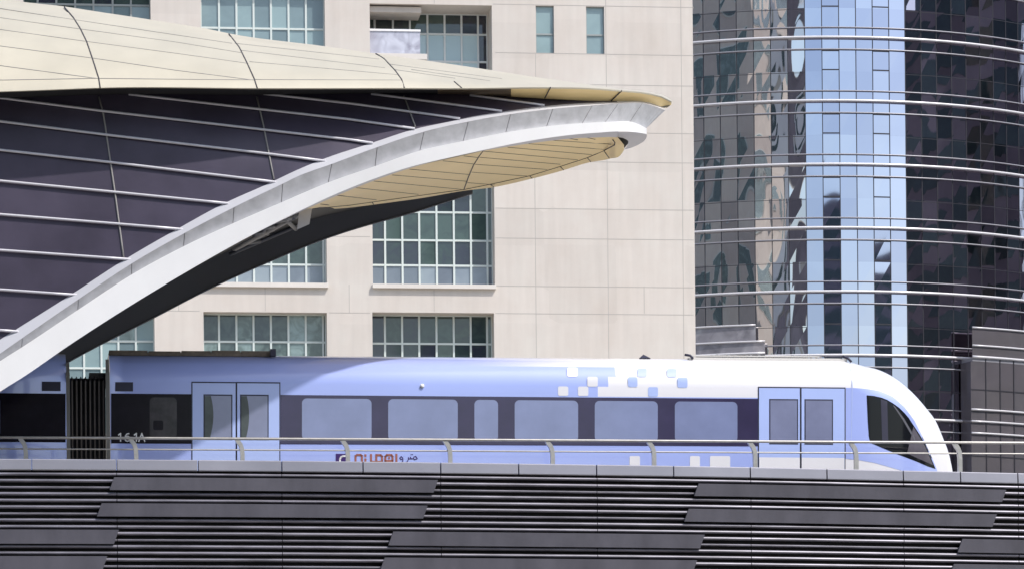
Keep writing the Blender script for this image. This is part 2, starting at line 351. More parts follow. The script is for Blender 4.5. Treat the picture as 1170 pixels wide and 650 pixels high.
for h in holes:
    k = h[5]
    if k[0] in 'ABCX' :
        y0 = {'C0':357,'C1':182,'C2':5.5,'B0':356.5,'B1':181,'A0':355,'A1':180}.get(k, 0)
        base = {'C':(441.7,461.5,481,500.9,520.7,540.2,559), 'B':(251,271,290.6,310.5,330.6,350.5,370.3), 'A':(56,76,96,116,135.5,155.5,175)}.get(k[0])
        if base is None: wpx = (h[1]-h[0])/7; cols = [h[0]+wpx*i for i in range(1,7)]
        else: cols = [S(x, 380 if k[1]=='0' else 250 if k[1]=='1' else 45) for x in base]
        zc = lambda y: Z({'A':105,'B':302,'C':496}.get(k[0],300), y)
    if k == 'C0': window(h, cols, [zc(389.5), zc(421), zc(452), zc(475)], m_wframe, [m_paneD, m_paneT], lambda i,j,n: 1 if i==0 and j<3 else 0)
    elif k == 'C1': window(h, cols, [zc(300), zc(271.3), zc(239), zc(209)], m_wframe, [m_paneD, m_paneB], lambda i,j,n: 1 if j==0 else 0)
    elif k == 'C2':
        window(h, [S(x, 45)-.0 for x in (432.3, 453.3, 473, 493.2, 513, 532.5, 551.5)], [Z(500, y) for y in (29, 60.5, 84, 107, 130)], m_wframe2, [m_paneK, m_paneD], lambda i,j,n: 1 if (j == n-1 or i > 6) else 0)
    elif k == 'B0': window(h, cols, [zc(388), zc(419.5), zc(450), zc(475)], m_wframe, [m_paneT], None)
    elif k == 'B1': window(h, cols, [zc(299.5), zc(270), zc(238), zc(208)], m_wframe, [m_paneD, m_paneT, m_paneB], lambda i,j,n: 2 if j==0 else (0 if i>4 else 1))
    elif k == 'B2': window(h, cols, [zc(30.5), zc(60), zc(90), zc(120), zc(-5)], m_wframe, [m_paneL], None)
    elif k == 'A0': window(h, cols, [zc(387), zc(418), zc(450)], m_wframe, [m_paneL, m_paneT], lambda i,j,n: 0 if i in (4,6) or j<3 else 1)
    elif k == 'A2': window(h, [S(x,10) for x in (43,64.5,86,107,129,150)], [zc(2), zc(40), zc(80), zc(110)], m_wfdark, [m_paneD, m_paneL], lambda i,j,n: 1 if (j==n-2 and i>2) else 0)
    elif k == 'A1' or k == 'X':
        window(h, cols, [h[2]+1.0, h[2]+2.2, h[2]+3.4, h[2]+4.5], m_wframe, [m_paneT], None)
    elif k == 'S': window(h, [], [Z(622, 39) if h[2] > Z(622, 80) and h[3] < Z(622,-5) else h[2]+1.0], m_wfdark, [m_paneL], None, thick=0.07)
# sills
for (x0,x1,y0,y1) in ((425.5,566.5,325.2,330),(232,375,323.2,328.5),(35,178,321,326.5)):
    sb = MB(m_sill); sb.box(S(x0,y0), S(x1,y0), -0.16, 0.9, Z((x0+x1)/2,y1), Z((x0+x1)/2,y0)); sb.build('sill', bld)
# balcony in the deep opening
bo = MB(m_sill); yb = 61
bo.box(S(423,60)+.01, S(489,60), 0.35, 1.85, Z(455,65.8), Z(455,59.5)); 
bal = bo.build('balcony', bld)
bg = MB(pane_mat('lavender balcony glass', [(0.22, 0.20, 0.26), (0.42, 0.42, 0.50), (0.62, 0.63, 0.72)], 1.3, rough=0.08, blotch=0.95)); bg.box(S(423,45)+.02, S(481,45), 0.40, 0.44, Z(455,59.4), Z(455,34)); bg.build('glass_panel', bal)
br = MB(m_white); br.box(S(423,45)+.02, S(481.5,45), 0.36, 0.48, Z(455,34), Z(455,31.7)); br.build('handrail', bal)
bc = MB(m_sill); bc.face([(S(433,50),.7,Z(455,59)),(S(457,50),.7,Z(455,59)),(S(457,50),.7,Z(455,40)),(S(433,50),.7,Z(455,40))]); bc.build('white_screen', bal)
bs = MB(m_stone); bs.box(S(423,10)+.01, S(482,10), 0.25, 1.85, Z(455,13.0), Z(455,6.5)); bs.build('balcony_soffit', bld)

# ------------------------------------------------------------------ curved glass tower
TD = 222.0; PXM = F / TD; RT = 19.5
TF = Frame(((940 - 585) / PXM + 0.0, TD, 0), 0.0)
tower = thing('glass_tower', 'curved mirror glass tower with a sky blue strip and triple aluminium ribs at every floor', 'building', TF)
def TC(px, r=0.0):      # angle on the drum for a photo column near mid height
    X = (px - 940 - (250-250)*0) / PXM
    return math.asin(max(-1, min(1, X / RT)))
def P3(th, z, r=0.0): return ((RT+r)*math.sin(th), RT - (RT+r)*math.cos(th), z)
def TZ(py): return CAMZ + (HZ - py) / PXM - 0.0
tilt = sr * (940-585) / PXM
TZr = lambda py: TZ(py) - tilt*1.0
floor_y = [43.5 + 72.45*k for k in range(-5, 14)]
seams = [928, 948, 967.3, 987.5, 1007, 1026, 1044]
th0 = TC(928); dth = (TC(1044) - TC(928)) / 6
ths = [th0 + dth*k for k in range(-15, 25)]
zt_top, zt_bot = TZr(43.5 - 72.45*5), 0.0
for (name, k0, k1, mm) in (('mirror_facade', 0, 15, m_curtain_l), ('blue_strip', 15, 21, m_curtain_b), ('smoked_facade', 21, 39, m_curtain_d)):
    gm = MB(mm); fm = MB(m_tframe)
    for k in range(k0, k1):
        for fl in range(len(floor_y)-1):
            ztop = TZr(floor_y[fl]); zb = TZr(floor_y[fl+1])
            if zb < 0: zb = 0
            if ztop <= 0: continue
            zm = ztop - (ztop-zb)*0.53
            for (u0, u1) in ((zm, ztop), (zb, zm)):
                q = 0.012 if name != 'blue_strip' else 0.005
                e = [random.uniform(-q, q) for _ in range(4)]
                gm.face([P3(ths[k],u0,e[0]), P3(ths[k+1],u0,e[1]), P3(ths[k+1],u1,e[2]), P3(ths[k],u1,e[3])], 0, random.random())
        # vertical mullion
        a = ths[k]; fm_w = 0.0012
        fm.hexa([P3(a-fm_w,zt_bot,.02), P3(a+fm_w,zt_bot,.02), P3(a+fm_w,zt_bot,-.03), P3(a-fm_w,zt_bot,-.03)], [P3(a-fm_w,zt_top,.02), P3(a+fm_w,zt_top,.02), P3(a+fm_w,zt_top,-.03), P3(a-fm_w,zt_top,-.03)])
        for fl in range(len(floor_y)-1):
            if name == 'blue_strip' and k-k0 in (1, 4):
                for yy in (floor_y[fl]+14.7, floor_y[fl]+36.5):
                    z = TZr(yy); fm.hexa([P3(a,z-.035,.02),P3(ths[k+1],z-.035,.02),P3(ths[k+1],z-.035,-.02),P3(a,z-.035,-.02)], [P3(a,z+.035,.02),P3(ths[k+1],z+.035,.02),P3(ths[k+1],z+.035,-.02),P3(a,z+.035,-.02)])
            elif name != 'blue_strip':
                z = TZr(floor_y[fl]+40); fm.hexa([P3(a,z-.015,.012),P3(ths[k+1],z-.015,.012),P3(ths[k+1],z-.015,-.02),P3(a,z-.015,-.02)], [P3(a,z+.015,.012),P3(ths[k+1],z+.015,.012),P3(ths[k+1],z+.015,-.02),P3(a,z+.015,-.02)])
    go = gm.build(name, tower); fm.build('mullions', go)
for y in floor_y:
    for (dy, r, out, mm) in ((-11.6, 0.035, 0.10, m_ribg), (0, 0.075, 0.20, m_ribw), (13.4, 0.04, 0.10, m_ribg)):
        z = TZr(y+dy)
        if z < 4: continue
        rb = MB(mm); nseg = 60
        rb.tube([P3(ths[0] + (ths[-1]-ths[0])*i/nseg, z, out) for i in range(nseg+1)], r, 8)
        rb.build('rib', tower)
bk = MB(m_ctower)   # the body of the tower behind the curved front
e0, e1 = P3(ths[0], 0, -.05), P3(ths[-1], 0, -.05)
bk.box(e0[0], e1[0], max(e0[1], e1[1])+.02, 46, 0, zt_top); bk.build('rear_block', tower)
# projecting balconies low on the tower
m_balp = pane_mat('pale balcony glass', [(0.16, 0.16, 0.19), (0.34, 0.33, 0.37), (0.50, 0.50, 0.54)], 0.8, rough=0.08, metal=0.2, blotch=0.8)
def balcony_t(x0, x1, x1b, ytops, n_out, gm_=None):
    gm_ = gm_ or m_balg
    a0 = TC(x0); a1 = TC(x1)
    def seg(a, b, r, z0, z1, mm, nm, par, th=.04):
        bb = MB(mm); n = 8
        for i in range(n):
            t0 = a+(b-a)*i/n; t1 = a+(b-a)*(i+1)/n
            bb.hexa([P3(t0,z0,r),P3(t1,z0,r),P3(t1,z0,r-th),P3(t0,z0,r-th)],[P3(t0,z1,r),P3(t1,z1,r),P3(t1,z1,r-th),P3(t0,z1,r-th)])
        return bb.build(nm, par)
    floor = seg(a0, TC(x1b), n_out, TZr(ytops[2])-.25, TZr(ytops[2])-.05, m_ribg, 'balcony', tower, n_out-.02)
    for (y, rr) in ((ytops[0], .055), (ytops[1], .055), (ytops[2], .08)):
        rb = MB(m_ribw); rb.tube([P3(a0+(TC(x1 if y == ytops[0] else x1b)-a0)*i/10, TZr(y), n_out+.03) for i in range(11)], rr, 8); rb.build('balcony_rail', floor)
    seg(a0, a1, n_out, TZr(ytops[1])+.06, TZr(ytops[0])-.04, gm_, 'balcony_glass', floor)
    seg(a0, TC(x1b), n_out, TZr(ytops[2])+.08, TZr(ytops[1])-.06, gm_, 'balcony_glass', floor)
    seg(a0, TC(x1b), n_out, TZr(ytops[2]+60), TZr(ytops[2])-.26, gm_, 'balcony_glass', floor)
balcony_t(780, 871, 881, (371.5, 390.2, 403.8), 0.7, m_balp)
balcony_t(1108, 1215, 1215, (373, 393.5, 406.5), 1.2)
for y in (466, 479.5, 493):
    rb = MB(m_ribw); rb.tube([P3(TC(1106)+(TC(1215)-TC(1106))*i/10, TZr(y+1), 1.25) for i in range(11)], .06, 8); rb.build('balcony_rail', tower)
bb = MB(m_balg); a0, a1 = TC(1106), TC(1215)
for i in range(8):
    t0 = a0+(a1-a0)*i/8; t1 = a0+(a1-a0)*(i+1)/8
    bb.hexa([P3(t0,TZr(700),1.2),P3(t1,TZr(700),1.2),P3(t1,TZr(700),.1),P3(t0,TZr(700),.1)],[P3(t0,TZr(412),1.2),P3(t1,TZr(412),1.2),P3(t1,TZr(412),.1),P3(t0,TZr(412),.1)])
bayo = bb.build('projecting_bay', tower)
bm_ = MB(m_tframe)
for k in range(1, 7):
    t0 = a0+(a1-a0)*k/7; w_ = .0016
    bm_.hexa([P3(t0-w_,TZr(700),1.23),P3(t0+w_,TZr(700),1.23),P3(t0+w_,TZr(700),1.15),P3(t0-w_,TZr(700),1.15)],[P3(t0-w_,TZr(408),1.23),P3(t0+w_,TZr(408),1.23),P3(t0+w_,TZr(408),1.15),P3(t0-w_,TZr(408),1.15)])
for y in (444, 520):
    for k in range(8):
        t0 = a0+(a1-a0)*k/8; t1 = a0+(a1-a0)*(k+1)/8
        bm_.hexa([P3(t0,TZr(y)-.03,1.22),P3(t1,TZr(y)-.03,1.22),P3(t1,TZr(y)-.03,1.15),P3(t0,TZr(y)-.03,1.15)],[P3(t0,TZr(y)+.03,1.22),P3(t1,TZr(y)+.03,1.22),P3(t1,TZr(y)+.03,1.15),P3(t0,TZr(y)+.03,1.15)])
bm_.build('mullions', bayo)

# ------------------------------------------------------------------ stand-in towers out of view, added for their reflections in the glass
def block(name, label, x0, x1, y0, y1, h, wall, glass, pitch=3.6, bay=3.0):
    t = thing(name, label, 'building'); t.location = ((x0+x1)/2, (y0+y1)/2, 0)
    X = (x1-x0)/2; Y = (y1-y0)/2
    b_ = MB(wall); b_.box(-X, X, -Y, Y, 0, h); b_.build('wall', t)
    z = 4.0
    while z + pitch < h:
        g_ = MB(glass); e = .04
        g_.add([(sx_*(X+d), sy_*(Y+d), z+dz) for dz in (0, pitch*.55) for d in (e, -e) for (sx_, sy_) in ((-1,-1),(1,-1),(1,1),(-1,1))],
               [f for i in range(4) for f in ((i,(i+1)%4,8+(i+1)%4,8+i), (4+i,12+i,12+(i+1)%4,4+(i+1)%4), (8+i,8+(i+1)%4,12+(i+1)%4,12+i), (i,4+i,4+(i+1)%4,(i+1)%4))])
        g_.build('window_strip', t); z += pitch
m_refl1 = mat('dark stone', (0.27, 0.235, 0.26), 0.7, var=0.35, vscale=0.05)
m_refl2 = mat('pale concrete', (0.60, 0.56, 0.50), 0.8, var=0.1, vscale=0.05)
block('dark_stand_in_tower', 'unseen dark stand-in tower mirrored in the right side of the curved glass', 68, 118, 160, 225, 84, m_refl1, m_paneD)
block('dark_stand_in_tower', 'unseen dark stand-in tower mirrored at the left of the sky blue glass strip', 62, 86, -115, -90, 96, m_refl1, m_paneD)
block('dark_stand_in_tower', 'unseen dark stand-in tower mirrored at the right of the sky blue glass strip', 172, 205, -115, -90, 94, m_refl1, m_paneD)
block('pale_stand_in_tower', 'unseen pale stand-in tower mirrored at the left side of the curved glass', -52, 13, -62, -34, 118, m_refl2, m_paneD, pitch=11.0)  # added so the glass mirrors beige here instead of sky
pale_block = [o for o in C.objects if o.name.startswith('pale_stand_in_tower')][0]
for x0, x1, mm in ((-1.5, 8.5, m_white), (11.5, 13.5, m_white), (14.5, 32, m_refl1), (-14, -9, m_refl1)):
    q_ = MB(mm); q_.box(x0, x1, 14.0, 15.2, 0, 117); q_.build('reflection_slab', pale_block)  # upright slabs added to put white and dark streaks into the reflection

# ------------------------------------------------------------------ viaduct
via = thing('viaduct', 'elevated railway viaduct clad in grey louvres and flat grey strips under a light coping', 'viaduct', TR)
capx = smooth_interp([(-300,523.6),(0,523.8),(150,524.6),(300,525.8),(450,527.4),(600,529.4),(735,531.3),(870,533.6),(985,536.2),(1120,539.2),(1180,540.6),(1500,549)])
s585, _, ZCAP = T(585, capx(585), -2.45)
# plan line of the cladding: at each column find the offset that keeps the coping level
def n_of(px):
    lo, hi = -6.0, 4.0
    for _ in range(40):
        mid = (lo+hi)/2
        if T(px, capx(px), mid)[2] > ZCAP: hi = mid
        else: lo = mid
    return (lo+hi)/2
PXS = [-300 + 30*i for i in range(61)]
nn = [n_of(p) for p in PXS]
nn = [sum(nn[max(0,i-2):i+3])/len(nn[max(0,i-2):i+3]) for i in range(len(nn))]
NPX = smooth_interp(list(zip(PXS, nn)))
PLAN = [(T(p, capx(p), NPX(p))[0], NPX(p)) for p in PXS]
print('cap z', ZCAP, 'n:', [round(v,2) for v in nn[::8]])
NS = interp(PLAN)
def sx(px): return T(px, 560, NPX(px))[0]
def zrow(dy): return ZCAP - (T(585, capx(585), NPX(585))[2] - T(585, capx(585)+dy, NPX(585))[2])
def arc(s0, s1, step=0.8):
    k = max(1, int(abs(s1-s0)/step)); return [s0+(s1-s0)*i/k for i in range(k+1)]
def strip(mb, s0, s1, prof, mi=0, shear=0.0):   # prof: closed list of (out, z); out>0 is towards the viewer
    ring = []
    ztop = max(p[1] for p in prof)
    for s in arc(s0, s1):
        ring.append([(s - shear*(ztop-z), NS(s)-o, z) for (o, z) in prof])
    n = len(prof); vs = [p for r in ring for p in r]; fs = []
    for i in range(len(ring)-1):
        for j in range(n): fs.append((i*n+j, i*n+(j+1)%n, (i+1)*n+(j+1)%n, (i+1)*n+j))
    fs += [tuple(range(n))[::-1], tuple(range((len(ring)-1)*n, len(ring)*n))]
    mb.add(vs, fs, mi)
caps = [-230,-145,-60, 36.5, 133.5, 226.5, 322, 414.8, 503.5, 592.5, 681.5, 769.5, 857, 944.5, 1031.7, 1097, 1162.5, 1240, 1320]
for a, b in zip(caps[:-1], caps[1:]):
    c = MB(m_cap); strip(c, sx(a)+.014, sx(b)-.014, [(0.045, zrow(12.6)), (0.06, zrow(11.6)), (0.040, zrow(1.0)), (0.025, zrow(0)), (-.35, zrow(0)+.012), (-.35, zrow(12.6))])
    c.build('coping_panel', via)
joints = [-230, -60, 133.5, 322, 503.5, 682, 857.5, 1032, 1163, 1320]
PANELS = [(20.3,34.6,130.5,500),(20.3,34.6,797.5,1148.5),(49.5,64.2,116,488),(49.5,64.2,786,1137.5),(79.2,95,-250,135.5),(79.2,95,448.5,804),(79.2,95,1098,1330),(108.8,126,-250,122),(108.8,126,438.5,795),(108.8,126,1088,1330)]
for (d0, d1, x0, x1) in PANELS:
    p = MB(m_panel); z1 = zrow(d0); z0 = zrow(d1)
    strip(p, sx(x0), sx(x1), [(.10, z0), (.105, z1), (.03, z1+.004), (.03, z0)], 0, shear=0.36)
    p.build('cladding_panel', via)
slats = [15.6 + 7.36*k for k in range(0, 22)]
for a, b in zip(joints[:-1], joints[1:]):
    L = MB(m_slat)
    for k, d in enumerate(slats):
        rec = 0.0 if (k % 4 != 2) else 0.035
        zc_ = zrow(d+1.2); h_ = 0.036 if rec == 0 else 0.03
        # rounded nose louvre blade
        prof = [( -.08-rec, zc_-h_*.3), (.0-rec, zc_-h_*.9), (.048-rec, zc_-h_*.35), (.052-rec, zc_+h_*.1), (.040-rec, zc_+h_*.6), (.010-rec, zc_+h_), (-.08-rec, zc_+h_*.8)]
        strip(L, sx(a)+.008, sx(b)-.008, prof)
    L.build('louvre_screen', via)
bkm = MB(m_black); strip(bkm, sx(-240), sx(1330), [(-.17, zrow(200)), (-.17, zrow(11)), (-.31, zrow(11)), (-.31, zrow(200))]); bkm.build('backing_wall', via)
dk = MB(m_deck)
strip(dk, sx(-240), sx(1330), [(-.32, zrow(210)), (-.32, zrow(40)), (-6.5, zrow(40)), (-6.5, zrow(210))])
dk.build('deck', via)
tr_ = MB(m_ballast, m_steel); strip(tr_, sx(-240), sx(1330), [(-.5, zrow(39.8)), (-.5, zrow(37)), (-6.3, zrow(37)), (-6.3, zrow(39.8))])
tr_.build('trackbed', via)
for px in (-150, 600, 1290):
    s_ = sx(px); pm = MB(m_deck); n0 = NS(s_)+3.4
    ring = [(s_+1.1*math.cos(a), n0+1.1*math.sin(a)) for a in [2*math.pi*i/24 for i in range(24)]]
    vs = [(x, y, 0) for x, y in ring] + [(x, y, zrow(211)) for x, y in ring]
    pm.add(vs, [(i, (i+1)%24, 24+(i+1)%24, 24+i) for i in range(24)], smooth=True); pm.build('pier', via)

# ------------------------------------------------------------------ guard railing
NR = -0.55
rail = thing('guard_railing', 'slim steel guard railing with curved posts in front of the train', 'railing', TR)
_, _, ZR = T(585, 502.4, NR); _, _, ZM = T(585, 515.0, NR)
sa, sb_ = T(-260, 500, NR)[0], T(1330, 508, NR)[0]
for nm, z, r in (('top_rail', ZR, .030), ('mid_rail', ZM, .017)):
    t = MB(m_rail); t.tube([(sa + (sb_-sa)*i/40, NR + (0.02 if nm == 'mid_rail' else 0.0), z) for i in range(41)], r, 10); t.build(nm, rail)
posts = [-90, 30, 156, 277.5, 398, 515, 632, 748, 863.5, 979, 1097.5, 1214]
for px in posts:
    s_, _, zb_ = T(px, 560, NR); p = MB(m_rail)
    pts = []
    for (ds, z) in ((0, ZR-1.15), (0, ZM-.10), (-.012, ZM+.03), (-.04, ZM+.11), (-.085, ZM+.17), (-.14, ZR-.01)): pts.append((s_+ds, z))
    rows = []
    for i, (x, z) in enumerate(pts):
        i0, i1 = max(0,i-1), min(len(pts)-1,i+1); dx, dz = pts[i1][0]-pts[i0][0], pts[i1][1]-pts[i0][1]; L_ = math.hypot(dx,dz); px_, pz_ = -dz/L_*.045, dx/L_*.045
        if i == len(pts)-1: px_, pz_ = px_*.6, pz_*.6
        rows.append([(x-px_, NR-.012, z-pz_), (x+px_, NR-.012, z+pz_), (x+px_, NR+.10, z+pz_), (x-px_, NR+.10, z-pz_), (x-px_, NR-.012, z-pz_)])
    p.grid(rows, smooth=False); p.face(rows[0][:4]); p.face(rows[-1][:4]); p.build('post', rail)

# ------------------------------------------------------------------ metro train
train = thing('metro_train', 'driverless pale blue and white metro train with a sloping nose on the viaduct', 'train', TR)
NC = 1.33
HSIL = [(900,413.5),(960,414.5),(982,417.9),(1000,422.3),(1015.8,430),(1029,440),(1042.6,453.6),(1051.5,464.7),(1060.4,477),(1069.4,496),(1075,509.3),(1081.6,539.5),(1086,562),(1088,600)]
hs = [(T(x,y,NC)[0], T(x,y,NC)[2]-.015) for x,y in HSIL]
z_roof = T(500, 408.2, NC)[2] - .015
hs = [(s, min(z, z_roof)) for s, z in hs]; hs[0] = (hs[0][0], z_roof); hs[1] = (hs[1][0], z_roof-.005)
_hf = smooth_interp(hs)
s_tip = hs[-1][0]; s_n0 = T(968, 480, 0)[0]
def hf(s): return z_roof if s < hs[0][0] else min(z_roof, _hf(s))
def hwf(s):
    if s < s_n0: return 1.33
    u = min(1, (s-s_n0)/(s_tip-s_n0)); return 1.33*(1-.42*u**2.6)
ZSH = T(585, 436, 0)[2]; ZBOT = T(585, 600, 0)[2]
def zsf(s):
    if s < s_n0: return ZSH
    u = min(1, (s-s_n0)/(s_tip-s_n0)); a = ZSH - u*1.3
    return min(a, hf(s)-.25-.35*u)
def surf(s, z):
    h = hf(s); z0 = zsf(s); t = (z-z0)/(h-z0)
    g_ = 1.0 if t <= 0 else (1-min(t,.999)**2.1)**(1/2.1)
    return NC - hwf(s)*g_
def TS(px, py):
    n = 0.0
    for _ in range(14):
        s, _n, z = T(px, py, n); n = n*.4 + surf(s, z)*.6
    return s, z
bs_end = T(126, 480, 0)[0]
zr = {k: TS(x, y)[1] for k, (x, y) in dict(r0=(700,419), r1=(695,430), r2=(690,441.3), r3=(560,451.8)).items()}
sbx = {k: T(x, 440, 0)[0] for k, x in dict(a=704, b=695, c=683, d=866).items()}
svals = sorted([bs_end + .3*i for i in range(int((s_n0-bs_end)/.3)+1)] + list(sbx.values()) + [s_n0 + (s_tip-s_n0)*(1-(1-i/40)**1.5) for i in range(41)])
svals = [s for i, s in enumerate(svals) if i == 0 or s-svals[i-1] > .004]
m_hilite = m_blue.copy(); m_hilite.name = 'blue paint with painted roof highlight'  # roof highlight painted into the colour as a blue to white blend
_nt = m_hilite.node_tree; _b = _nt.nodes['Principled BSDF']; _tc = _nt.nodes.new('ShaderNodeTexCoord'); _sx = _nt.nodes.new('ShaderNodeSeparateXYZ'); _mr = _nt.nodes.new('ShaderNodeMapRange'); _mr.interpolation_type = 'SMOOTHSTEP'
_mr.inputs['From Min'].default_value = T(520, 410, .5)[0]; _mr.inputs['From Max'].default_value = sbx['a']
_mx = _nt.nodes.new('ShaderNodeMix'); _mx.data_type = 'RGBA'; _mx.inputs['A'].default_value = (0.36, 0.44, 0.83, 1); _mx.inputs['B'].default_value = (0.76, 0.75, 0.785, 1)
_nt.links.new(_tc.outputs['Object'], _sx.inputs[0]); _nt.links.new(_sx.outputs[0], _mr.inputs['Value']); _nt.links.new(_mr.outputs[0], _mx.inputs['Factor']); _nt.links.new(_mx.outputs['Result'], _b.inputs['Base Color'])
bd = MB(m_twhite, m_blue, m_hilite)
tz = [ZBOT, zr['r3'], zr['r2'], zr['r1']]
NP = 22
def section(s, end=False):
    h = hf(s); z0 = zsf(s); pts = []
    zl = [ZBOT + (min(z, z0) - ZBOT)*1.0 for z in tz]
    lows = [ZBOT, ZBOT+.4]
    col = [z for z in (ZBOT, ZBOT+.5, ZBOT+1.0, ZBOT+1.5, zr['r3'], zr['r2'])]
    # near side up: fixed fractions so that the grid stays regular
    near = []
    for z in col: near.append(min(z, z0))
    if s < s_n0: extra = [zr['r1'], zr['r0']]
    else: extra = [z0+(h-z0)*.2, z0+(h-z0)*.36]
    near += extra
    zl_ = near[-1]
    for i in range(1, NP+1):
        a = i/NP; near.append(zl_ + (h-zl_)*math.sin(a*math.pi/2))
    pts = [(s, surf(s, z) if z < h-1e-6 else NC, z) for z in near]
    far = [(s, 2*NC-p[1], p[2]) for p in pts[-2::-1]]
    return pts + far
rows = [section(s) for s in svals]
b0 = len(bd.v); n = len(rows[0]); bd.v += [p for r in rows for p in r]
for i in range(len(rows)-1):
    sm_ = (svals[i]+svals[i+1])/2
    for j in range(n-1):
        jj = j if j < n//2 else n-2-j
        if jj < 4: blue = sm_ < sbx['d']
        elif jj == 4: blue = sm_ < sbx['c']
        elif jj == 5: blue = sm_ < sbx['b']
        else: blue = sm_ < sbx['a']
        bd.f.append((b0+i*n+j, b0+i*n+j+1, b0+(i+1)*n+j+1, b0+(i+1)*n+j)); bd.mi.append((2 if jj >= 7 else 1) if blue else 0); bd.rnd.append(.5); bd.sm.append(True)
bd.face(rows[0]); bd.face(rows[-1])
body = bd.build('body', train)

def skin(name, poly, off, mm, parent, surf_=None, pix=True, thick=0.0):
    sf = surf_ or surf
    pts = [TS(x, y) if surf_ is None else T(x, y, 0)[::2] for x, y in poly] if pix else poly
    bm = bmesh.new(); vs = [bm.verts.new((s, 0, z)) for s, z in pts]; f = bm.faces.new(vs)
    bmesh.ops.triangulate(bm, faces=[f])
    zmin, zmax = min(p[1] for p in pts), max(p[1] for p in pts); smin, smax = min(p[0] for p in pts), max(p[0] for p in pts)
    def cut(co, no): bmesh.ops.bisect_plane(bm, geom=bm.verts[:]+bm.edges[:]+bm.faces[:], plane_co=co, plane_no=no)
    nose = smax > s_n0
    z = zmin + .05
    while z < zmax:
        if z > ZSH-.05 or nose: cut((0,0,z), (0,0,1))
        z += .05
    s = max(smin, s_n0) + .07
    while s < smax: cut((s,0,0), (1,0,0)); s += .07
    for v in bm.verts: v.co.y = sf(v.co.x, v.co.z) - off
    if sum(f.normal.y for f in bm.faces) > 0: bmesh.ops.reverse_faces(bm, faces=bm.faces)
    me = bpy.data.meshes.new(name); 
    for f in bm.faces: f.smooth = True
    bm.to_mesh(me); bm.free(); me.materials.append(mm)
    o = bpy.data.objects.new(name, me); C.objects.link(o); o.parent = parent
    return o
def rr(x0, x1, y0, y1, r=4, n=5, slope=0.0085):
    pts = []
    for cx, cy, a0 in ((x1-r, y0+r, -90), (x1-r, y1-r, 0), (x0+r, y1-r, 90), (x0+r, y0+r, 180)):
        for i in range(n+1):
            a = math.radians(a0 + 90*i/n); x = cx + r*math.cos(a); pts.append((x, cy + r*math.sin(a) + slope*(x-(x0+x1)/2)))
    return pts
def rect(x0, x1, y0, y1, slope=0.0085):
    m_ = (x0+x1)/2; return [(x0,y0-slope*(m_-x0)),(x1,y0+slope*(x1-m_)),(x1,y1+slope*(x1-m_)),(x0,y1-slope*(m_-x0))]
yt = lambda x: 449.7 + 0.0082*(x-200)     # top of the window band
yb_ = lambda x: 505.4 + 0.0045*(x-200)
# window band
for (a, b, mm) in ((127, 218.6, m_band2), (320.5, 866, m_band)):
    skin('window_band', [(a, yt(a)), (b, yt(b)), (b, yb_(b)+1), (a, yb_(a)+1)], .004, mm, train)
skin('window', rr(171, 202, 453.6, 500, 5), .008, mat('dim end window', (0.035,0.03,0.035), .12, var=.5, vscale=3), train)
skin('inner_panel', rr(175, 186.5, 480, 491, 2), .010, m_band2, train)
for (a, b) in ((345,424.5),(443.5,523),(542,569),(588,660.5),(679.5,751.5),(771,842.5)):
    c_ = (a+b)/2; skin('window', rr(a, b, yt(c_)+3.8, yb_(c_)-3.4, 5.5), .008, m_twin, train)
# doors
def door(x0, x1, ytop, wx0, wx1, wy0, wy1, curt, base=None):
    skin('door_gasket', rect(x0-1.1, x1+1.1, ytop-1.2, 560), .006, m_gasket, train)
    d = skin('door', rect(x0+.1, x1-.1, ytop+.3, 560), .016, m_blued, train)
    skin('window_gasket', rect(wx0-1.3, wx1+1.3, wy0-1.5, wy1+1.5), .019, m_gasket, d)
    skin('window', rect(wx0, wx1, wy0, wy1), .023, m_twin2, d)
    if curt:
        w_ = curt; skin('seat_edge', [(wx0, wy0+.3)]+[(wx0+w_*math.sin(math.pi*(.25+.55*i/8)), wy0+.3+(wy1-wy0-.6)*i/8) for i in range(9)]+[(wx0, wy1-.3)], .026, m_curt, d)
    return d
door(219.8, 269.2, 437, 233.8, 264.2, 451.8, 500.8, 10); door(270.9, 319.2, 437.3, 275.6, 305.6, 452, 501, 9)
d3 = door(867, 913.8, 442.7, 880, 910.5, 457, 505.8, 0); d4 = door(915.6, 964.9, 443.2, 920.3, 950.3, 457.3, 506.1, 0)
for d_, (a, b) in ((d3, (867.3, 913.7)), (d4, (915.8, 964.6))):
    skin('white_kick_strip', [(a,522+.008*(a-866)),(b,522+.008*(b-866)),(b,560),(a,560)], .019, m_twhite, d_)
# nose livery
skin('blue_livery', [(966.3,442.6),(971,442.6),(989,443.7),(1004.6,446),(1020,452.6),(1033.6,464.9),(1044.8,480.4),(1053.7,498),(1060,512),(1065.5,524),(1070.5,536),(1073,545),(1050,545),(1031,537.3),(1015.8,533),(1000,528.5),(982,525.2),(966.3,523.6)], .004, m_blue, train)
skin('door_edge_line', [(970.4,419),(971.2,419),(972.6,524),(971.8,524)], .007, m_lilac2, train)
cabw = skin('cab_window', [(990.2,451.2),(998,451.8),(1006.9,453.8),(1013.5,456.3),(1020,460.2),(1027,465.2),(1033.6,471.6),(1038.5,477.5),(1042.6,483.9),(1051.5,497.2),(1058,509.5),(1063.8,522.9),(1068.9,535.2),(1060,532.3),(1047,526.6),(1027,519.1),(1010,512),(994.5,505.5),(992.6,498),(991.4,480)], .009, m_cab, train)
skin('window_pillar', [(1006.3,455.6),(1013.6,458.3),(1014.8,505.8),(1007.8,504.8)], .013, m_gasket, cabw)
skin('inner_post', [(1020,462.5),(1022,463.5),(1033,478),(1040,490),(1047,503),(1045,503),(1038,491),(1031,479)], .013, mat('grey cab trim', (.10,.10,.12), .4), cabw)
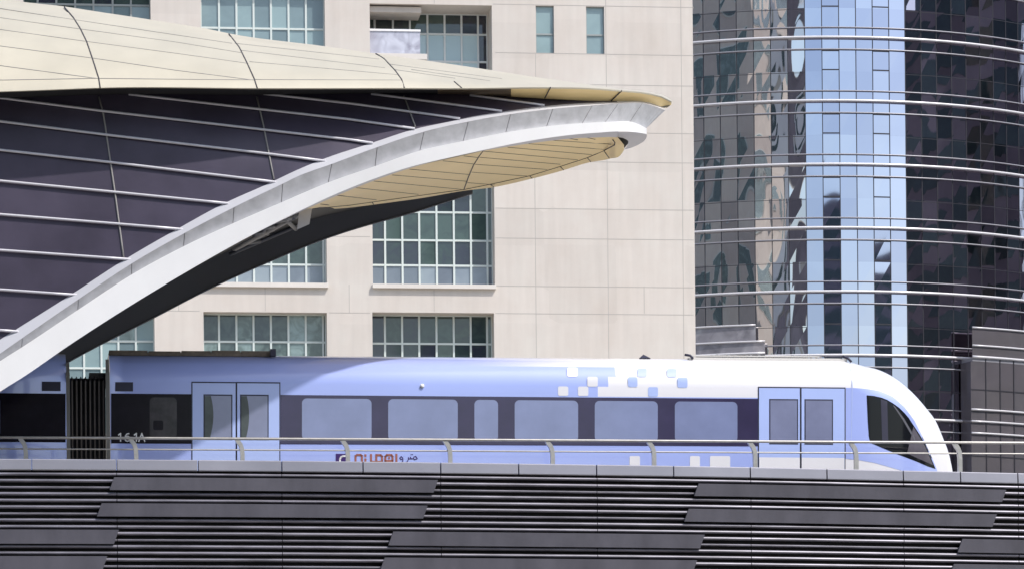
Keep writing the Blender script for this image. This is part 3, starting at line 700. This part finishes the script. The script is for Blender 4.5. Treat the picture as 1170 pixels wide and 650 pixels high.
skin('dashboard', [(1043.5,487),(1057,510),(1066,531),(1049,523.5),(1036,517.5),(1040,503)], .013, mat('mauve cab lining', (.09,.08,.10), .25, var=.3, vscale=3), cabw)
# livery squares
for (a, b, c_, d_, mm) in ((648,660,419.5,430,m_twhite),(671,683,430,441.3,m_twhite),(637.6,649.3,441,451.7,m_twhite),(660.4,672.2,441.1,451.9,m_twhite),
    (728.2,739,420.6,430.3,m_lilac2),(717.5,728.3,430.3,441.8,m_lilac),(740.5,751.8,441.8,452.7,m_lilac),(762,773,420.9,430.6,m_lilac2),(774,785.5,431,442.5,m_lilac)):
    skin('livery_square', rr(a, b, c_, d_, 2), .005, mm, train)
for (a, b) in ((719.3,731.2),(788.3,799.7),(811.2,834.3)): skin('livery_square', rr(a, b, 520.5, 545, 1.6), .005, m_twhite, train)
for (a, b) in ((131.8,152),): skin('vent_grille', rect(a, b, 436.2, 446.6), .006, m_gasket, train)
# joint lines along the shoulder, running number, emblem, lettering
def stroke(name, lines, wpx, off, mm, parent):
    mb = MB(mm)
    for ln in lines:
        P = [T(x, y, -off) for x, y in ln]; r = wpx/53/2
        for a, b in zip(P[:-1], P[1:]):
            dx, dz = b[0]-a[0], b[2]-a[2]; L_ = math.hypot(dx, dz) or 1; ux, uz = dx/L_, dz/L_; nx, nz = -uz*r, ux*r; e = r*.7
            mb.hexa([(a[0]-nx-ux*e,-off,a[2]-nz-uz*e),(b[0]-nx+ux*e,-off,b[2]-nz+uz*e),(b[0]+nx+ux*e,-off,b[2]+nz+uz*e),(a[0]+nx-ux*e,-off,a[2]+nz-uz*e)],
                    [(a[0]-nx-ux*e,-off+.003,a[2]-nz-uz*e),(b[0]-nx+ux*e,-off+.003,b[2]-nz+uz*e),(b[0]+nx+ux*e,-off+.003,b[2]+nz+uz*e),(a[0]+nx-ux*e,-off+.003,a[2]+nz-uz*e)])
    return mb.build(name, parent)
one = lambda x: [(x, 496.4), (x+2.4, 494.6), (x+2.4, 503.6)]
six = [(147.4,494.8),(145.2,495.2),(143.4,497.2)] + [(145.5-2.7*math.cos(t_), 500.7-2.9*math.sin(t_)) for t_ in [math.radians(a_) for a_ in range(0, -375, -30)]]
stroke('running_number', [one(135.4), six, one(153.4), [(158.6,503.8),(162,494.6),(165.4,503.8)], [(159.8,500.8),(164.2,500.8)]], 1.35, .014, m_decal, train)
skin('emblem', rect(383.6, 396, 518, 531), .006, m_purple, train)
stroke('emblem_mark', [[(388.5,531),(388.5,524),(389.6,521.6),(391.6,520.6),(396,520.4)]], 1.9, .010, m_decal, train)
stroke('lettering', [[(406.3,530),(406.3,520.3),(408,519.2),(412,519.2),(413.6,520.3),(413.6,530)], [(417.6,519.2),(417.6,520.6)], [(417.6,524),(417.6,530)],
    [(424,519),(424,527),(436.6,527),(436.6,521),(435,519.4),(431,519.4)], [(430,519),(430,527)], [(440.4,530),(440.4,521),(442,519.3),(447.2,519.3),(448.6,521),(448.6,526),(440.4,526)], [(444.4,522.6),(444.9,522.6)], [(453,518.8),(453,530)]], 2.3, .007, m_orange, train)
stroke('script_lettering', [[(476.8,523.2),(475,520.8),(473,521.4),(472.2,523.4),(474,524.4),(476.6,523.6)],[(472.2,523.4),(469.8,523.6),(469,521.6)],[(469,523.6),(467,523.8),(466.6,522)],[(466.8,523.6),(465.4,527),(462.8,528.2)],
    [(460.4,522.8),(458.4,521),(456.8,522.6),(458.2,524.4),(460.4,523.8),(460.2,527),(457,528.4)],[(469.6,518.6),(469.9,518.6)],[(471.2,518.6),(471.5,518.6)]], 0.95, .007, m_purple, train)
# side lamp, roof horn
lp = MB(m_decal); c0 = T(482.3, 440.6, 0); lp.tube([(c0[0],-.03,c0[2]),(c0[0],surf(c0[0],c0[2])+.01,c0[2])], .045, 12); lp.build('marker_light', train)
hn = MB(m_gasket); s_,_,z_ = T(736, 409, .9); hn.add([(s_-.12,.8,z_roof-.03),(s_+.13,.8,z_roof-.03),(s_+.13,1.1,z_roof-.03),(s_-.12,1.1,z_roof-.03),(s_-.01,.95,z_roof+.07)], [(0,1,4),(1,2,4),(2,3,4),(3,0,4),(0,3,2,1)]); hn.build('roof_horn', train)
# roof equipment
re_ = MB(m_roofe, m_gasket); s0 = T(124,408,.7)[0]; s1 = T(309,408,.7)[0]; k = s0
while k < s1:
    L_ = random.uniform(.35, 1.2); e_ = min(k+L_, s1); zt = z_roof+random.uniform(.010,.035)
    re_.box(k+.01, e_-.01, .62, 2.0, z_roof-.10, zt); k = e_
re_.box(s1-.02, s1+.10, .4, .55, z_roof-.10, z_roof+.05, 1)
re_.box(s0, s1, .58, .60, z_roof-.09, z_roof-.03, 0)
re_.build('roof_equipment', train)
rf = MB(m_pgrey, m_gasket, m_steel); s0 = T(786,412,.8)[0]; s1 = T(966,415,.8)[0]; za = T(786,413.2,.8)[2]; zb2 = T(966,416.2,.8)[2]
rf.box(s0, s1, .62, .68, z_roof-.14, z_roof-.045, 0); rf.box(s0-.02, s1-.6, .70, .74, z_roof+.005, z_roof+.03, 0)
rf.box(s0, s1, .68, 1.9, z_roof-.12, z_roof-.02, 0)
k = s0+.5
while k < s1-.5: rf.box(k, k+.05, .72, .80, z_roof-.03, z_roof+.03+random.uniform(0,.03), 2); k += random.uniform(.07,.16)
rf.tube([(s0-.10,.64,z_roof+.03),(s0+.02,.62,z_roof+.01),(s0+.08,.60,z_roof-.06)], .028, 8, 1); rf.tube([(s1-.10,.64,z_roof+.02),(s1+.02,.60,z_roof-.03),(s1+.08,.56,z_roof-.11)], .028, 8, 1)
rf.build('roof_fairing', train)
# bellows and end frames
bl = MB(m_bell, m_bellr); sA = T(80,480,.15)[0]; sB = T(121,480,.15)[0]; ztb = T(95,432,.15)[2]; nb = 8
for i in range(nb):
    a = sA + (sB-sA)*i/nb; wd = (sB-sA)/nb
    pr = []
    for j in range(7): pr.append((a+wd*j/6, .13+.11*(abs(j-3)/3)**1.5))
    top = ztb + .035
    rows_ = [[(x, y, ZBOT) for x, y in pr], [(x, y, top-.10) for x, y in pr], [(x, y+.06, top-.02) for x, y in pr], [(x, y+.2, top) for x, y in pr], [(x, 2.66-y-.2, top) for x, y in pr], [(x, 2.66-y, top-.1) for x, y in pr], [(x, 2.66-y, ZBOT) for x, y in pr]]
    bl.grid(rows_)
    bl.tube([(a+wd*.5, .13, ZBOT), (a+wd*.5, .13, top-.10), (a+wd*.5, .20, top)], .016, 6, 1)
bl.box(T(102,430,.3)[0], T(121.5,430,.3)[0], .3, 2.2, ztb-.1, T(110,425.5,.3)[2])
bl.build('bellows', train)
for px, ptop in ((78, 414), (123.3, 410)):
    f_ = MB(m_bellf); s_ = T(px,480,.0)[0]; zt = T(px, 425, 0)[2]; f_.box(s_-.04, s_+.04, .0, .10, ZBOT, zt); f_.box(s_-.035, s_+.035, .12, .22, zt-.1, T(px, ptop, .1)[2]); f_.build('end_frame', train)
# the car behind
s_c = T(76, 480, 0)[0]; s_far = T(-420, 480, 0)[0]
b2 = MB(m_blue); b2.grid([section(s_far), section(s_far+1)] + [section(s_far + (s_c-s_far)*i/6) for i in range(1, 7)]); b2.face(section(s_c)); b2.face(section(s_far)); car2 = b2.build('rear_car_body', train)
skin('window_band', [(-400, yt(-400)+.6), (75, yt(75)+.6), (75, yb_(75)), (-400, yb_(-400))], .004, m_band2, train)
skin('window', rr(-60, 0, 453, 499, 5), .008, m_twin, train)
skin('vent_grille', rect(48, 69.3, 435.6, 446.2), .006, m_gasket, train)
# bogies
for px in (200, 900, -150):
    s_ = T(px, 590, 0)[0]; bo_ = MB(m_steel); bo_.box(s_-1.3, s_+1.3, .3, 2.35, ZBOT-.25, ZBOT+.05)
    for ds in (-.9, .9):
        for nn_ in (.45, 2.1): bo_.tube([(s_+ds, nn_, ZBOT-.1), (s_+ds, nn_+.12, ZBOT-.1)], .38, 20)
    bo_.build('bogie', train)

# ------------------------------------------------------------------ station canopy
can = thing('station_canopy', 'shell shaped station roof in champagne metal and dark glazing with white arched edge', 'canopy', TR)
def half_w(x):
    if x <= 200: return 5.3
    t = min(1, (x-200)/565.0); return 0.8 + 4.5*max(0, 1-t**2.6)**.5
NCN = 3.0
near = lambda x: NCN - half_w(x)
far = lambda x: NCN + half_w(x)
I = smooth_interp
roofTop = I([(-300,-33),(0,-1.0),(27.7,2.8),(73.9,7.9),(110.8,13.6),(171.8,22.8),(239,33.8),(261.6,38.6),(371,53.3),(400,57.4),(437,62.6),(488.6,69.9),(551,79),(603,87),(667.5,96),(710.6,102.2),(744,106),(759.7,110.3),(768,115.5)])
roofBot = I([(-300,108),(0,105),(60,102.8),(114,100.7),(300,101.2),(460,101),(528,101.2),(629,100.2),(672,100.9),(710.6,103.8),(744,107.5),(759.7,112),(768,116.5)])
lipBot  = I([(-300,118),(0,112.5),(114,108.5),(300,109),(460,107.5),(548,109),(622,113.2),(698.6,116.4),(734.5,116.6),(750,119.5),(760.8,124.1),(768,119.5)])
curD  = I([(-300,640),(-60,430),(0,386.5),(15.4,376.8),(82,335),(143.6,295.2),(201.7,261.6),(256.4,231.6),(304,210.5),(340,193.5),(369,181.2),(424.4,163),(473.3,147.3),(509,139.8),(543.6,132.2),(567,128.6),(619.6,121),(667.5,117.2),(705,116.7),(734.5,116.9),(761,125)])
curD2 = I([(-300,655),(-60,448),(0,403.8),(25.6,385.8),(88.9,342.3),(149.7,301.8),(211,266.6),(266.7,237.5),(323,210.3),(340,202),(379,187.8),(431,168.6),(484.4,150.9),(536,139.2),(583.8,130.9),(631.6,124.9),(677,121),(705.8,118.8),(734.5,118.3),(761,126.3)])
curE  = I([(-300,668),(-60,460),(0,412.2),(25.6,396),(88.9,353.8),(150.4,313.8),(210.3,281.4),(266.7,255.2),(321.4,231.5),(340,223.4),(374.4,209),(429,190),(480,172.4),(531,161.2),(580,151.3),(625.6,144.6),(666.7,141),(700,139.4),(722,139.6),(730,142.3),(739,147)])
curF  = I([(-300,718),(-60,494),(0,447),(25.6,431),(80,393.5),(150,348.5),(215,309.5),(280,273),(342,241.5),(371,227.6),(406.7,212.4),(469,190.9),(518,179.4),(600,162.2),(640,156),(680,152.2),(722,150.9),(739.3,153.6)])
def Q(px, py, n): return T(px, py, n)
def loft(mb, x0, x1, cA, cB, nA, nB, nv=1, step=12, mi=0, bulge=None, smooth=True):
    n = max(2, int(abs(x1-x0)/step)); rows_ = []
    for v in range(nv+1):
        t = v/nv; row = []
        for i in range(n+1):
            x = x0+(x1-x0)*i/n; py = cA(x)+(cB(x)-cA(x))*t
            nA_, nB_ = nA(x), nB(x)
            k = t if bulge is None else bulge(t)
            row.append(Q(x, py, nA_+(nB_-nA_)*k))
        rows_.append(row)
    mb.grid(rows_, mi, smooth)
bul = lambda t: math.sqrt(max(0, 1-(1-.84*t)**2))/math.sqrt(1-.16**2)   # t: 0 top of roof .. 1 lower edge: steep at the edge
n_roofTop = lambda x: NCN - 0.25*half_w(x)
n_roofBot = lambda x: near(x) - 0.5
def n_roof(px, py):
    a, b = roofTop(px), roofBot(px); t = max(0, min(1, (py-a)/max(.5, b-a))); return n_roofTop(px)+(n_roofBot(px)-n_roofTop(px))*bul(t)
r_ = MB(m_gold)
loft(r_, -300, 768, roofTop, roofBot, n_roofTop, n_roofBot, nv=14, bulge=bul)
# the far half of the shell, down to its far rim
farB = I([(-300,700),(-100,540),(0,462),(78.6,413),(177.8,361.5),(239.3,329.7),(307.7,299),(372.6,272.5),(400,263.3),(468,244.2),(536.7,222.5),(600,205),(672,182),(714,170),(768,117)])
farT = I([(-300,668),(-100,500),(0,434),(78,384),(150,345),(200,319),(242,296),(275,281),(308,268),(342,255.5),(400,240.5),(450,229.5),(500,221.5),(536,217),(600,203),(672,181),(714,169),(768,116.6)])
roof = r_.build('roof_shell', can, solid=0.03, off=-1)
fb = MB(m_gold); n = 60; rows_ = []
for v in range(11):
    t = v/10; row = []
    for i in range(n+1):
        x = -300+1068*i/n; a = T(x, roofTop(x), n_roofTop(x)); sF = a[0]
        # far rim height at the same station along the track
        zf = T(x, farB(min(x, 714)) if x < 714 else roofTop(x)+6, far(x))[2]
        nf = far(x)+.3; nn_ = a[1]+(nf-a[1])*math.sin(t*math.pi/2); zz = zf+(a[2]-zf)*math.cos(t*math.pi/2)
        row.append((sF, nn_, zz))
    rows_.append(row)
fb.grid(rows_); fb.build('far_roof_shell', can)
# lip under the roof edge
nlo = lambda x: near(x)+(.6 if x < 480 else .6-.6*min(1,(x-480)/170.0))
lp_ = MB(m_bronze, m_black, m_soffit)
loft(lp_, -300, 500, roofBot, lipBot, lambda x: n_roofBot(x)+.02, nlo, nv=3, mi=1); loft(lp_, 500, 584, roofBot, lipBot, lambda x: n_roofBot(x)+.02, nlo, nv=3, mi=0); loft(lp_, 584, 767, roofBot, lipBot, lambda x: n_roofBot(x)+.02, nlo, nv=3, mi=2)  # black left part paints the overhang's shade into the lip colour
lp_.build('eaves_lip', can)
# glazing
n_glT = lambda x: near(x)+(.65 if x < 480 else .65-.2*min(1,(x-480)/170.0))
gbul = lambda t: t
def n_gl(px, py):
    a, b = lipBot(px)-8, curD(px); t = (py-a)/max(1, b-a); return n_glT(px)+(near(px)-.05-n_glT(px))*t
gl = MB(m_solar)
n = 80; rows_ = []
for v in range(9):
    row = []
    for i in range(n+1):
        x = -300+(705+300)*i/n; a, b = lipBot(x)-5, curD(x)+1; py = a+(b-a)*v/8; row.append(Q(x, py, n_gl(x, py)))
    rows_.append(row)
gl.grid(rows_); glaz = gl.build('glazing', can)
def on(fn, pts, off, sub=6):
    out = []
    for (x0,y0),(x1,y1) in zip(pts[:-1], pts[1:]):
        k = max(1, int(math.hypot(x1-x0, y1-y0)/sub))
        for i in range(k): t = i/k; x, y = x0+(x1-x0)*t, y0+(y1-y0)*t; out.append(Q(x, y, fn(x, y)-off))
    x, y = pts[-1]; out.append(Q(x, y, fn(x, y)-off)); return out
GL = [[(-200,88),(7,113),(116,127),(297,148),(400,160),(420,163)],[(147,108),(294,124.8),(400,136.8),(468,146.5)],[(301,107.5),(400,118.6),(519.7,135)],[(424,107.5),(567.5,126.5)],[(536.8,109),(616,120)],
      [(-200,113),(0,139),(123,154.5),(301,175.4),(366,183.5)],[(-200,148),(0,171.6),(126.5,185.7),(309,207.5)],[(-200,187),(0,206.9),(131.6,219.8),(255,232)],[(-200,230),(0,245.2),(136.8,256.2),(203,261.5)],[(-200,273),(0,286),(143,295.8)],[(-200,319),(0,330.7),(82,336)],[(-200,369),(0,376.8),(15,377.6)],[(-200,420),(-70,428)]]
gb = MB(m_mull)
for g_ in GL: gb.tube(on(n_gl, g_[:-1] + [(g_[-1][0]+6, g_[-1][1]+0.8)], .05, 25), .028, 6)
gb.build('glazing_bars', glaz)
for g_ in ([(112.8,111),(118,130),(131.6,222),(141.5,296)],[(293.4,111),(301,143.6),(313,205)],[(461.5,110),(474.5,145)],[(-60,118),(-45,250),(-30,400)]):
    gs = MB(m_seam2); gs.tube(on(n_gl, g_, .02, 15), .018, 6); gs.build('glazing_seam', glaz)
for g_ in ([(73.5,8.6),(83.8,20.5),(92,33.5),(99,47.9),(106,68.4),(112.8,89.6),(114.5,100.9)],[(261.6,39.3),(273.5,54.7),(282,71.8),(290.6,90.6),(294,101.3)],[(429.6,61.8),(438.8,67.5),(451.7,81.3),(459,91.4),(461.9,100.9)],[(519,93.8),(527.4,101)]):
    rs = MB(m_seam); rs.tube(on(n_roof, g_, .0, 5), .016, 6); rs.build('roof_seam', roof)
rs = MB(m_seam2)
for g_ in ([(0,10.2),(79.4,22.2),(265,50)],[(0,20.7),(88.7,33.2),(200,48.4),(277,61)],[(0,34.2),(99.7,48),(200,61.3),(283.8,73)],[(0,53),(106,66.9),(200,80.7),(290,92)],[(0,75.4),(110,90)],[(-200,95),(11,91.8),(110.8,90),(200,91),(290.6,91.8)],[(290.6,91.4),(400,91.8),(458,92)],[(285,71),(455,86)],[(446,74),(573.6,90.5)],[(470,80),(560,93)],[(275,58),(440,78)],[(268,50),(433,68)],[(450,80),(520,90)]): rs.tube(on(n_roof, g_, -.002, 10), .009, 5)
rs.build('roof_panel_lines', roof)
# fascia cross joints
fs_ = MB(m_seam)
nlip = lambda x, y: near(x)+(-.5+.5*max(0,min(1,(y-roofBot(x))/(lipBot(x)-roofBot(x)))))
for g_ in ([(629,100.3),(622.5,112.6)],[(710.5,104),(698,116)]): fs_.tube(on(nlip, g_, .03, 4), .014, 5)
fs_.build('lip_joints', can)
# trim, rim panels, white band
nD = lambda x: near(x)-.03
nD2 = lambda x: near(x)-.30
nE = lambda x: near(x)-.26
nF = lambda x: near(x)-.20
tm = MB(m_trim); loft(tm, -300, 760, curD, curD2, nD, nD2, nv=1, step=8); tm.build('edge_trim', can)
JX = [(-200,-201),(-110,-111),(-38,-39),(25.6,24.6),(89.6,88.9),(150.4,150.4),(211,209.6),(267.4,266),(323,321.4),(379,375),(431,428.5),(484.4,479.6),(535,529),(583.3,577.8),(631.6,624.4),(676.6,665),(706.3,691.4),(734,719.7),(760.5,738.6)]
for (a, a2), (b, b2_) in zip(JX[:-1], JX[1:]):
    pm = MB(m_rim); nv = 8; r0, r1 = [], []
    g_ = .35
    for i in range(nv+1):
        t = i/nv; xt = a+g_+(b-a-2*g_)*t; xb = a2+g_+(b2_-a2-2*g_)*t
        r0.append(Q(xt, curD2(xt)+.2, nD2(xt))); r1.append(Q(xb, curE(xb)+.6, nE(xb)+.05))
    pm.grid([r0, r1], smooth=False); pm.build('rim_panel', can, solid=.04, off=-1)
bkr = MB(m_seam); loft(bkr, -300, 738, lambda x: curD2(x)+1, lambda x: curE(x)-.3, lambda x: near(x)-.20, lambda x: near(x)-.14, step=8); bkr.build('rim_backing', can)
wb = MB(m_white)
loft(wb, -300, 739, curE, curF, lambda x: near(x)-.40, lambda x: near(x)-.34, nv=2, step=7, smooth=False)
loft(wb, -300, 739, curE, curE, lambda x: near(x)-.40, lambda x: near(x)+.2, nv=1, step=7, smooth=False)
wbo = wb.build('white_band', can)
# underside return of the white band, swelling into a rounded beak at the tip
ub = MB(m_trim); rows_ = []
und = I([(-300,719),(0,448.2),(342,242.8),(469,192.4),(600,165),(640,160),(660,158.2),(680,157.6),(700,157),(707,157.4)])
n = 90; r0, r1 = [], []
for i in range(n+1):
    x = -300+1007*i/n; r0.append(Q(x, curF(x), near(x)-.34)); r1.append(Q(x, und(x), near(x)+.12))
ub.grid([r0, r1]); 
beak_top = [(707,151.2),(714,151),(722,150.9),(730,152),(739.2,153.7),(739.5,156)]
beak_bot = [(707,157.4),(712,158.4),(717.5,161),(717.5,163.5),(716.5,168),(714,171.2)]
beak_out = [(739.2,153.7),(738.5,158),(735.8,162),(729,166),(722,169),(714,171.2)]
nt_ = near(700)
# fan surface between the outer curve and the inner curve
outer = [(707,151.2,nt_-.34),(716,151,nt_-.33),(726,151.4,nt_-.3),(734,152.6,nt_-.2),(739.2,154.2,nt_),(738.6,158,nt_+.5),(735.8,162,nt_+1.0),(729,166,nt_+1.5),(722,169,nt_+1.9),(714,171.2,nt_+2.2)]
inner = [(707,157.4,nt_+.12),(710,157.8,nt_+.15),(713,158.6,nt_+.2),(716,160,nt_+.3),(717.6,161.2,nt_+.4),(717.9,162.6,nt_+.7),(717.6,164.2,nt_+1.0),(716.8,166,nt_+1.3),(715.6,168,nt_+1.7),(713.4,170.6,nt_+2.1)]
ub.grid([[Q(*p) for p in outer], [Q(*p) for p in inner]])
ub.build('band_underside', can)
dh = MB(m_black); dh.face([Q(705,156.5,nt_+.6),Q(719,160,nt_+.6),Q(718,164,nt_+1.2),Q(713.5,169.5,nt_+2.2),Q(709,164,nt_+1.6)]); dh.build('drain_opening', can)
# soffit
sofT = I([(340,242.6),(356,236),(406.7,213.6),(469,192),(518,180.6),(600,163.4),(640,158),(680,155.6),(705,156.5),(713,166)])
sofB = I([(340,243.5),(356,241.2),(400,237.6),(445,231.8),(480,227),(530,218.4),(564,214.3),(605,205.2),(640,196),(673,186),(697,181.6),(710,176.5),(713.4,171)])
def n_sof(x, y):
    a, b = sofT(x), sofB(x); t = max(0, min(1, (y-a)/max(.5, b-a))); h0 = near(min(x,700))+.15; h1 = NCN + half_w(x)*.55 if x < 700 else NCN; return h0+(h1-h0)*t
sm = MB(m_soffit); rows_ = []
n = 60
for v in range(9):
    row = []
    for i in range(n+1):
        x = 341+(713-341)*(1-(1-i/n)**1.3); y = sofT(x)+(sofB(x)-sofT(x))*v/8; row.append(Q(x, y, n_sof(x, y)))
    rows_.append(row)
sm.grid(rows_); sof = sm.build('soffit', can)
sl = MB(m_seam)
innr = [(358,238.5),(400,234.6),(440,229),(478,223.8),(529,217),(560,210.8),(605,201.2),(640,190.5),(671,180.5),(690,172.5),(702,166.2),(702.6,163),(700,160.2)]
sl.tube(on(n_sof, innr, .01, 8), .013, 5)
sl.tube(on(n_sof, [(552,172.6),(548,178),(541,189),(535,203),(530,217)], .012, 4), .014, 5)
for g_ in ([(366,233.5),(376,234.6)],[(385,223.5),(430,228.6)],[(407,214.8),(478,222.4)],[(427,207.2),(527,216.6)],[(448,200.2),(534,207.5)],[(468,193.6),(537,199.8)],[(506,184),(541,187.6)],[(530,178.5),(546,180.4)],
           [(534,209),(565,211.5)],[(539,197),(602,201.5)],[(543,188),(625,194)],[(548,180),(640,188)],[(552,173),(660,183)],[(580,168.6),(676,177)],[(604,164.5),(690,171)],[(630,160.5),(698,165.2)]): sl.tube(on(n_sof, g_, .006, 10), .008, 5)
for g_ in ([(560,210.8),(564,213.8)],[(605,201.2),(608,204)],[(640,190.5),(644,194.6)],[(671,180.5),(675,185.2)],[(690,172.5),(696,181)],[(645,157.8),(660,160)],[(668,157),(680,159.5)],[(425,231),(427,234)]): sl.tube(on(n_sof, g_, .008, 4), .010, 5)
sl.build('soffit_seams', sof)
# far rim band (dark, seen from inside)
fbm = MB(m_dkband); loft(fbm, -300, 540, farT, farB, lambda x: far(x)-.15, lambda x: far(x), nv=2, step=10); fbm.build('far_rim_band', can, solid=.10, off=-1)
fe = MB(m_steel); fe.tube([Q(x, farB(x)+.2, far(x)-.05) for x in range(-300, 545, 12)], .018, 5); fe.build('far_rim_edge', can)
# interior lining between the near edge and the far rim
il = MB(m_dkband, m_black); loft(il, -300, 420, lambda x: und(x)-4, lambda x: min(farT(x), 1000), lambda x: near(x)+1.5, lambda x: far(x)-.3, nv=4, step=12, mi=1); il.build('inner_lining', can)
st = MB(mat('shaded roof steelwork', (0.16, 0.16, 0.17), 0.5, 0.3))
n_in = lambda x, y: near(x)+1.4+(far(x)-near(x)-2.0)*max(0,min(1,(y-und(x)+4)/max(1, farT(x)-und(x)+4)))
for g_, r in (([(268,283),(335,247)],.09),([(262,291),(340,258)],.05),([(285,276),(306,268)],.04),([(300,262),(322,256)],.05),([(306,268),(300,262)],.04),([(322,247),(338,262)],.05),([(290,268),(312,262)],.06),([(310,254),(338,247)],.07),([(275,279),(297,276)],.05)):
    st.tube(on(n_in, g_, .25, 12), r, 6)
st.build('interior_struts', can)
sk = MB(m_trim); nn_ = near(350)+.6
sk.hexa([Q(342,239.5,nn_),Q(356.5,238.5,nn_),Q(356.5,238.5,nn_+.4),Q(342,239.5,nn_+.4)], [Q(339.5,262.5,nn_),Q(353.5,256.5,nn_),Q(353.5,256.5,nn_+.4),Q(339.5,262.5,nn_+.4)]); sk.build('hanger_plate', can)
# small closing piece of the gold beak at the very tip
tipb = MB(m_gold); loft(tipb, 700, 768, lipBot, roofTop, lambda x: near(x)+.0, lambda x: NCN+.3, nv=4, step=6); tipb.build('tip_soffit', can)
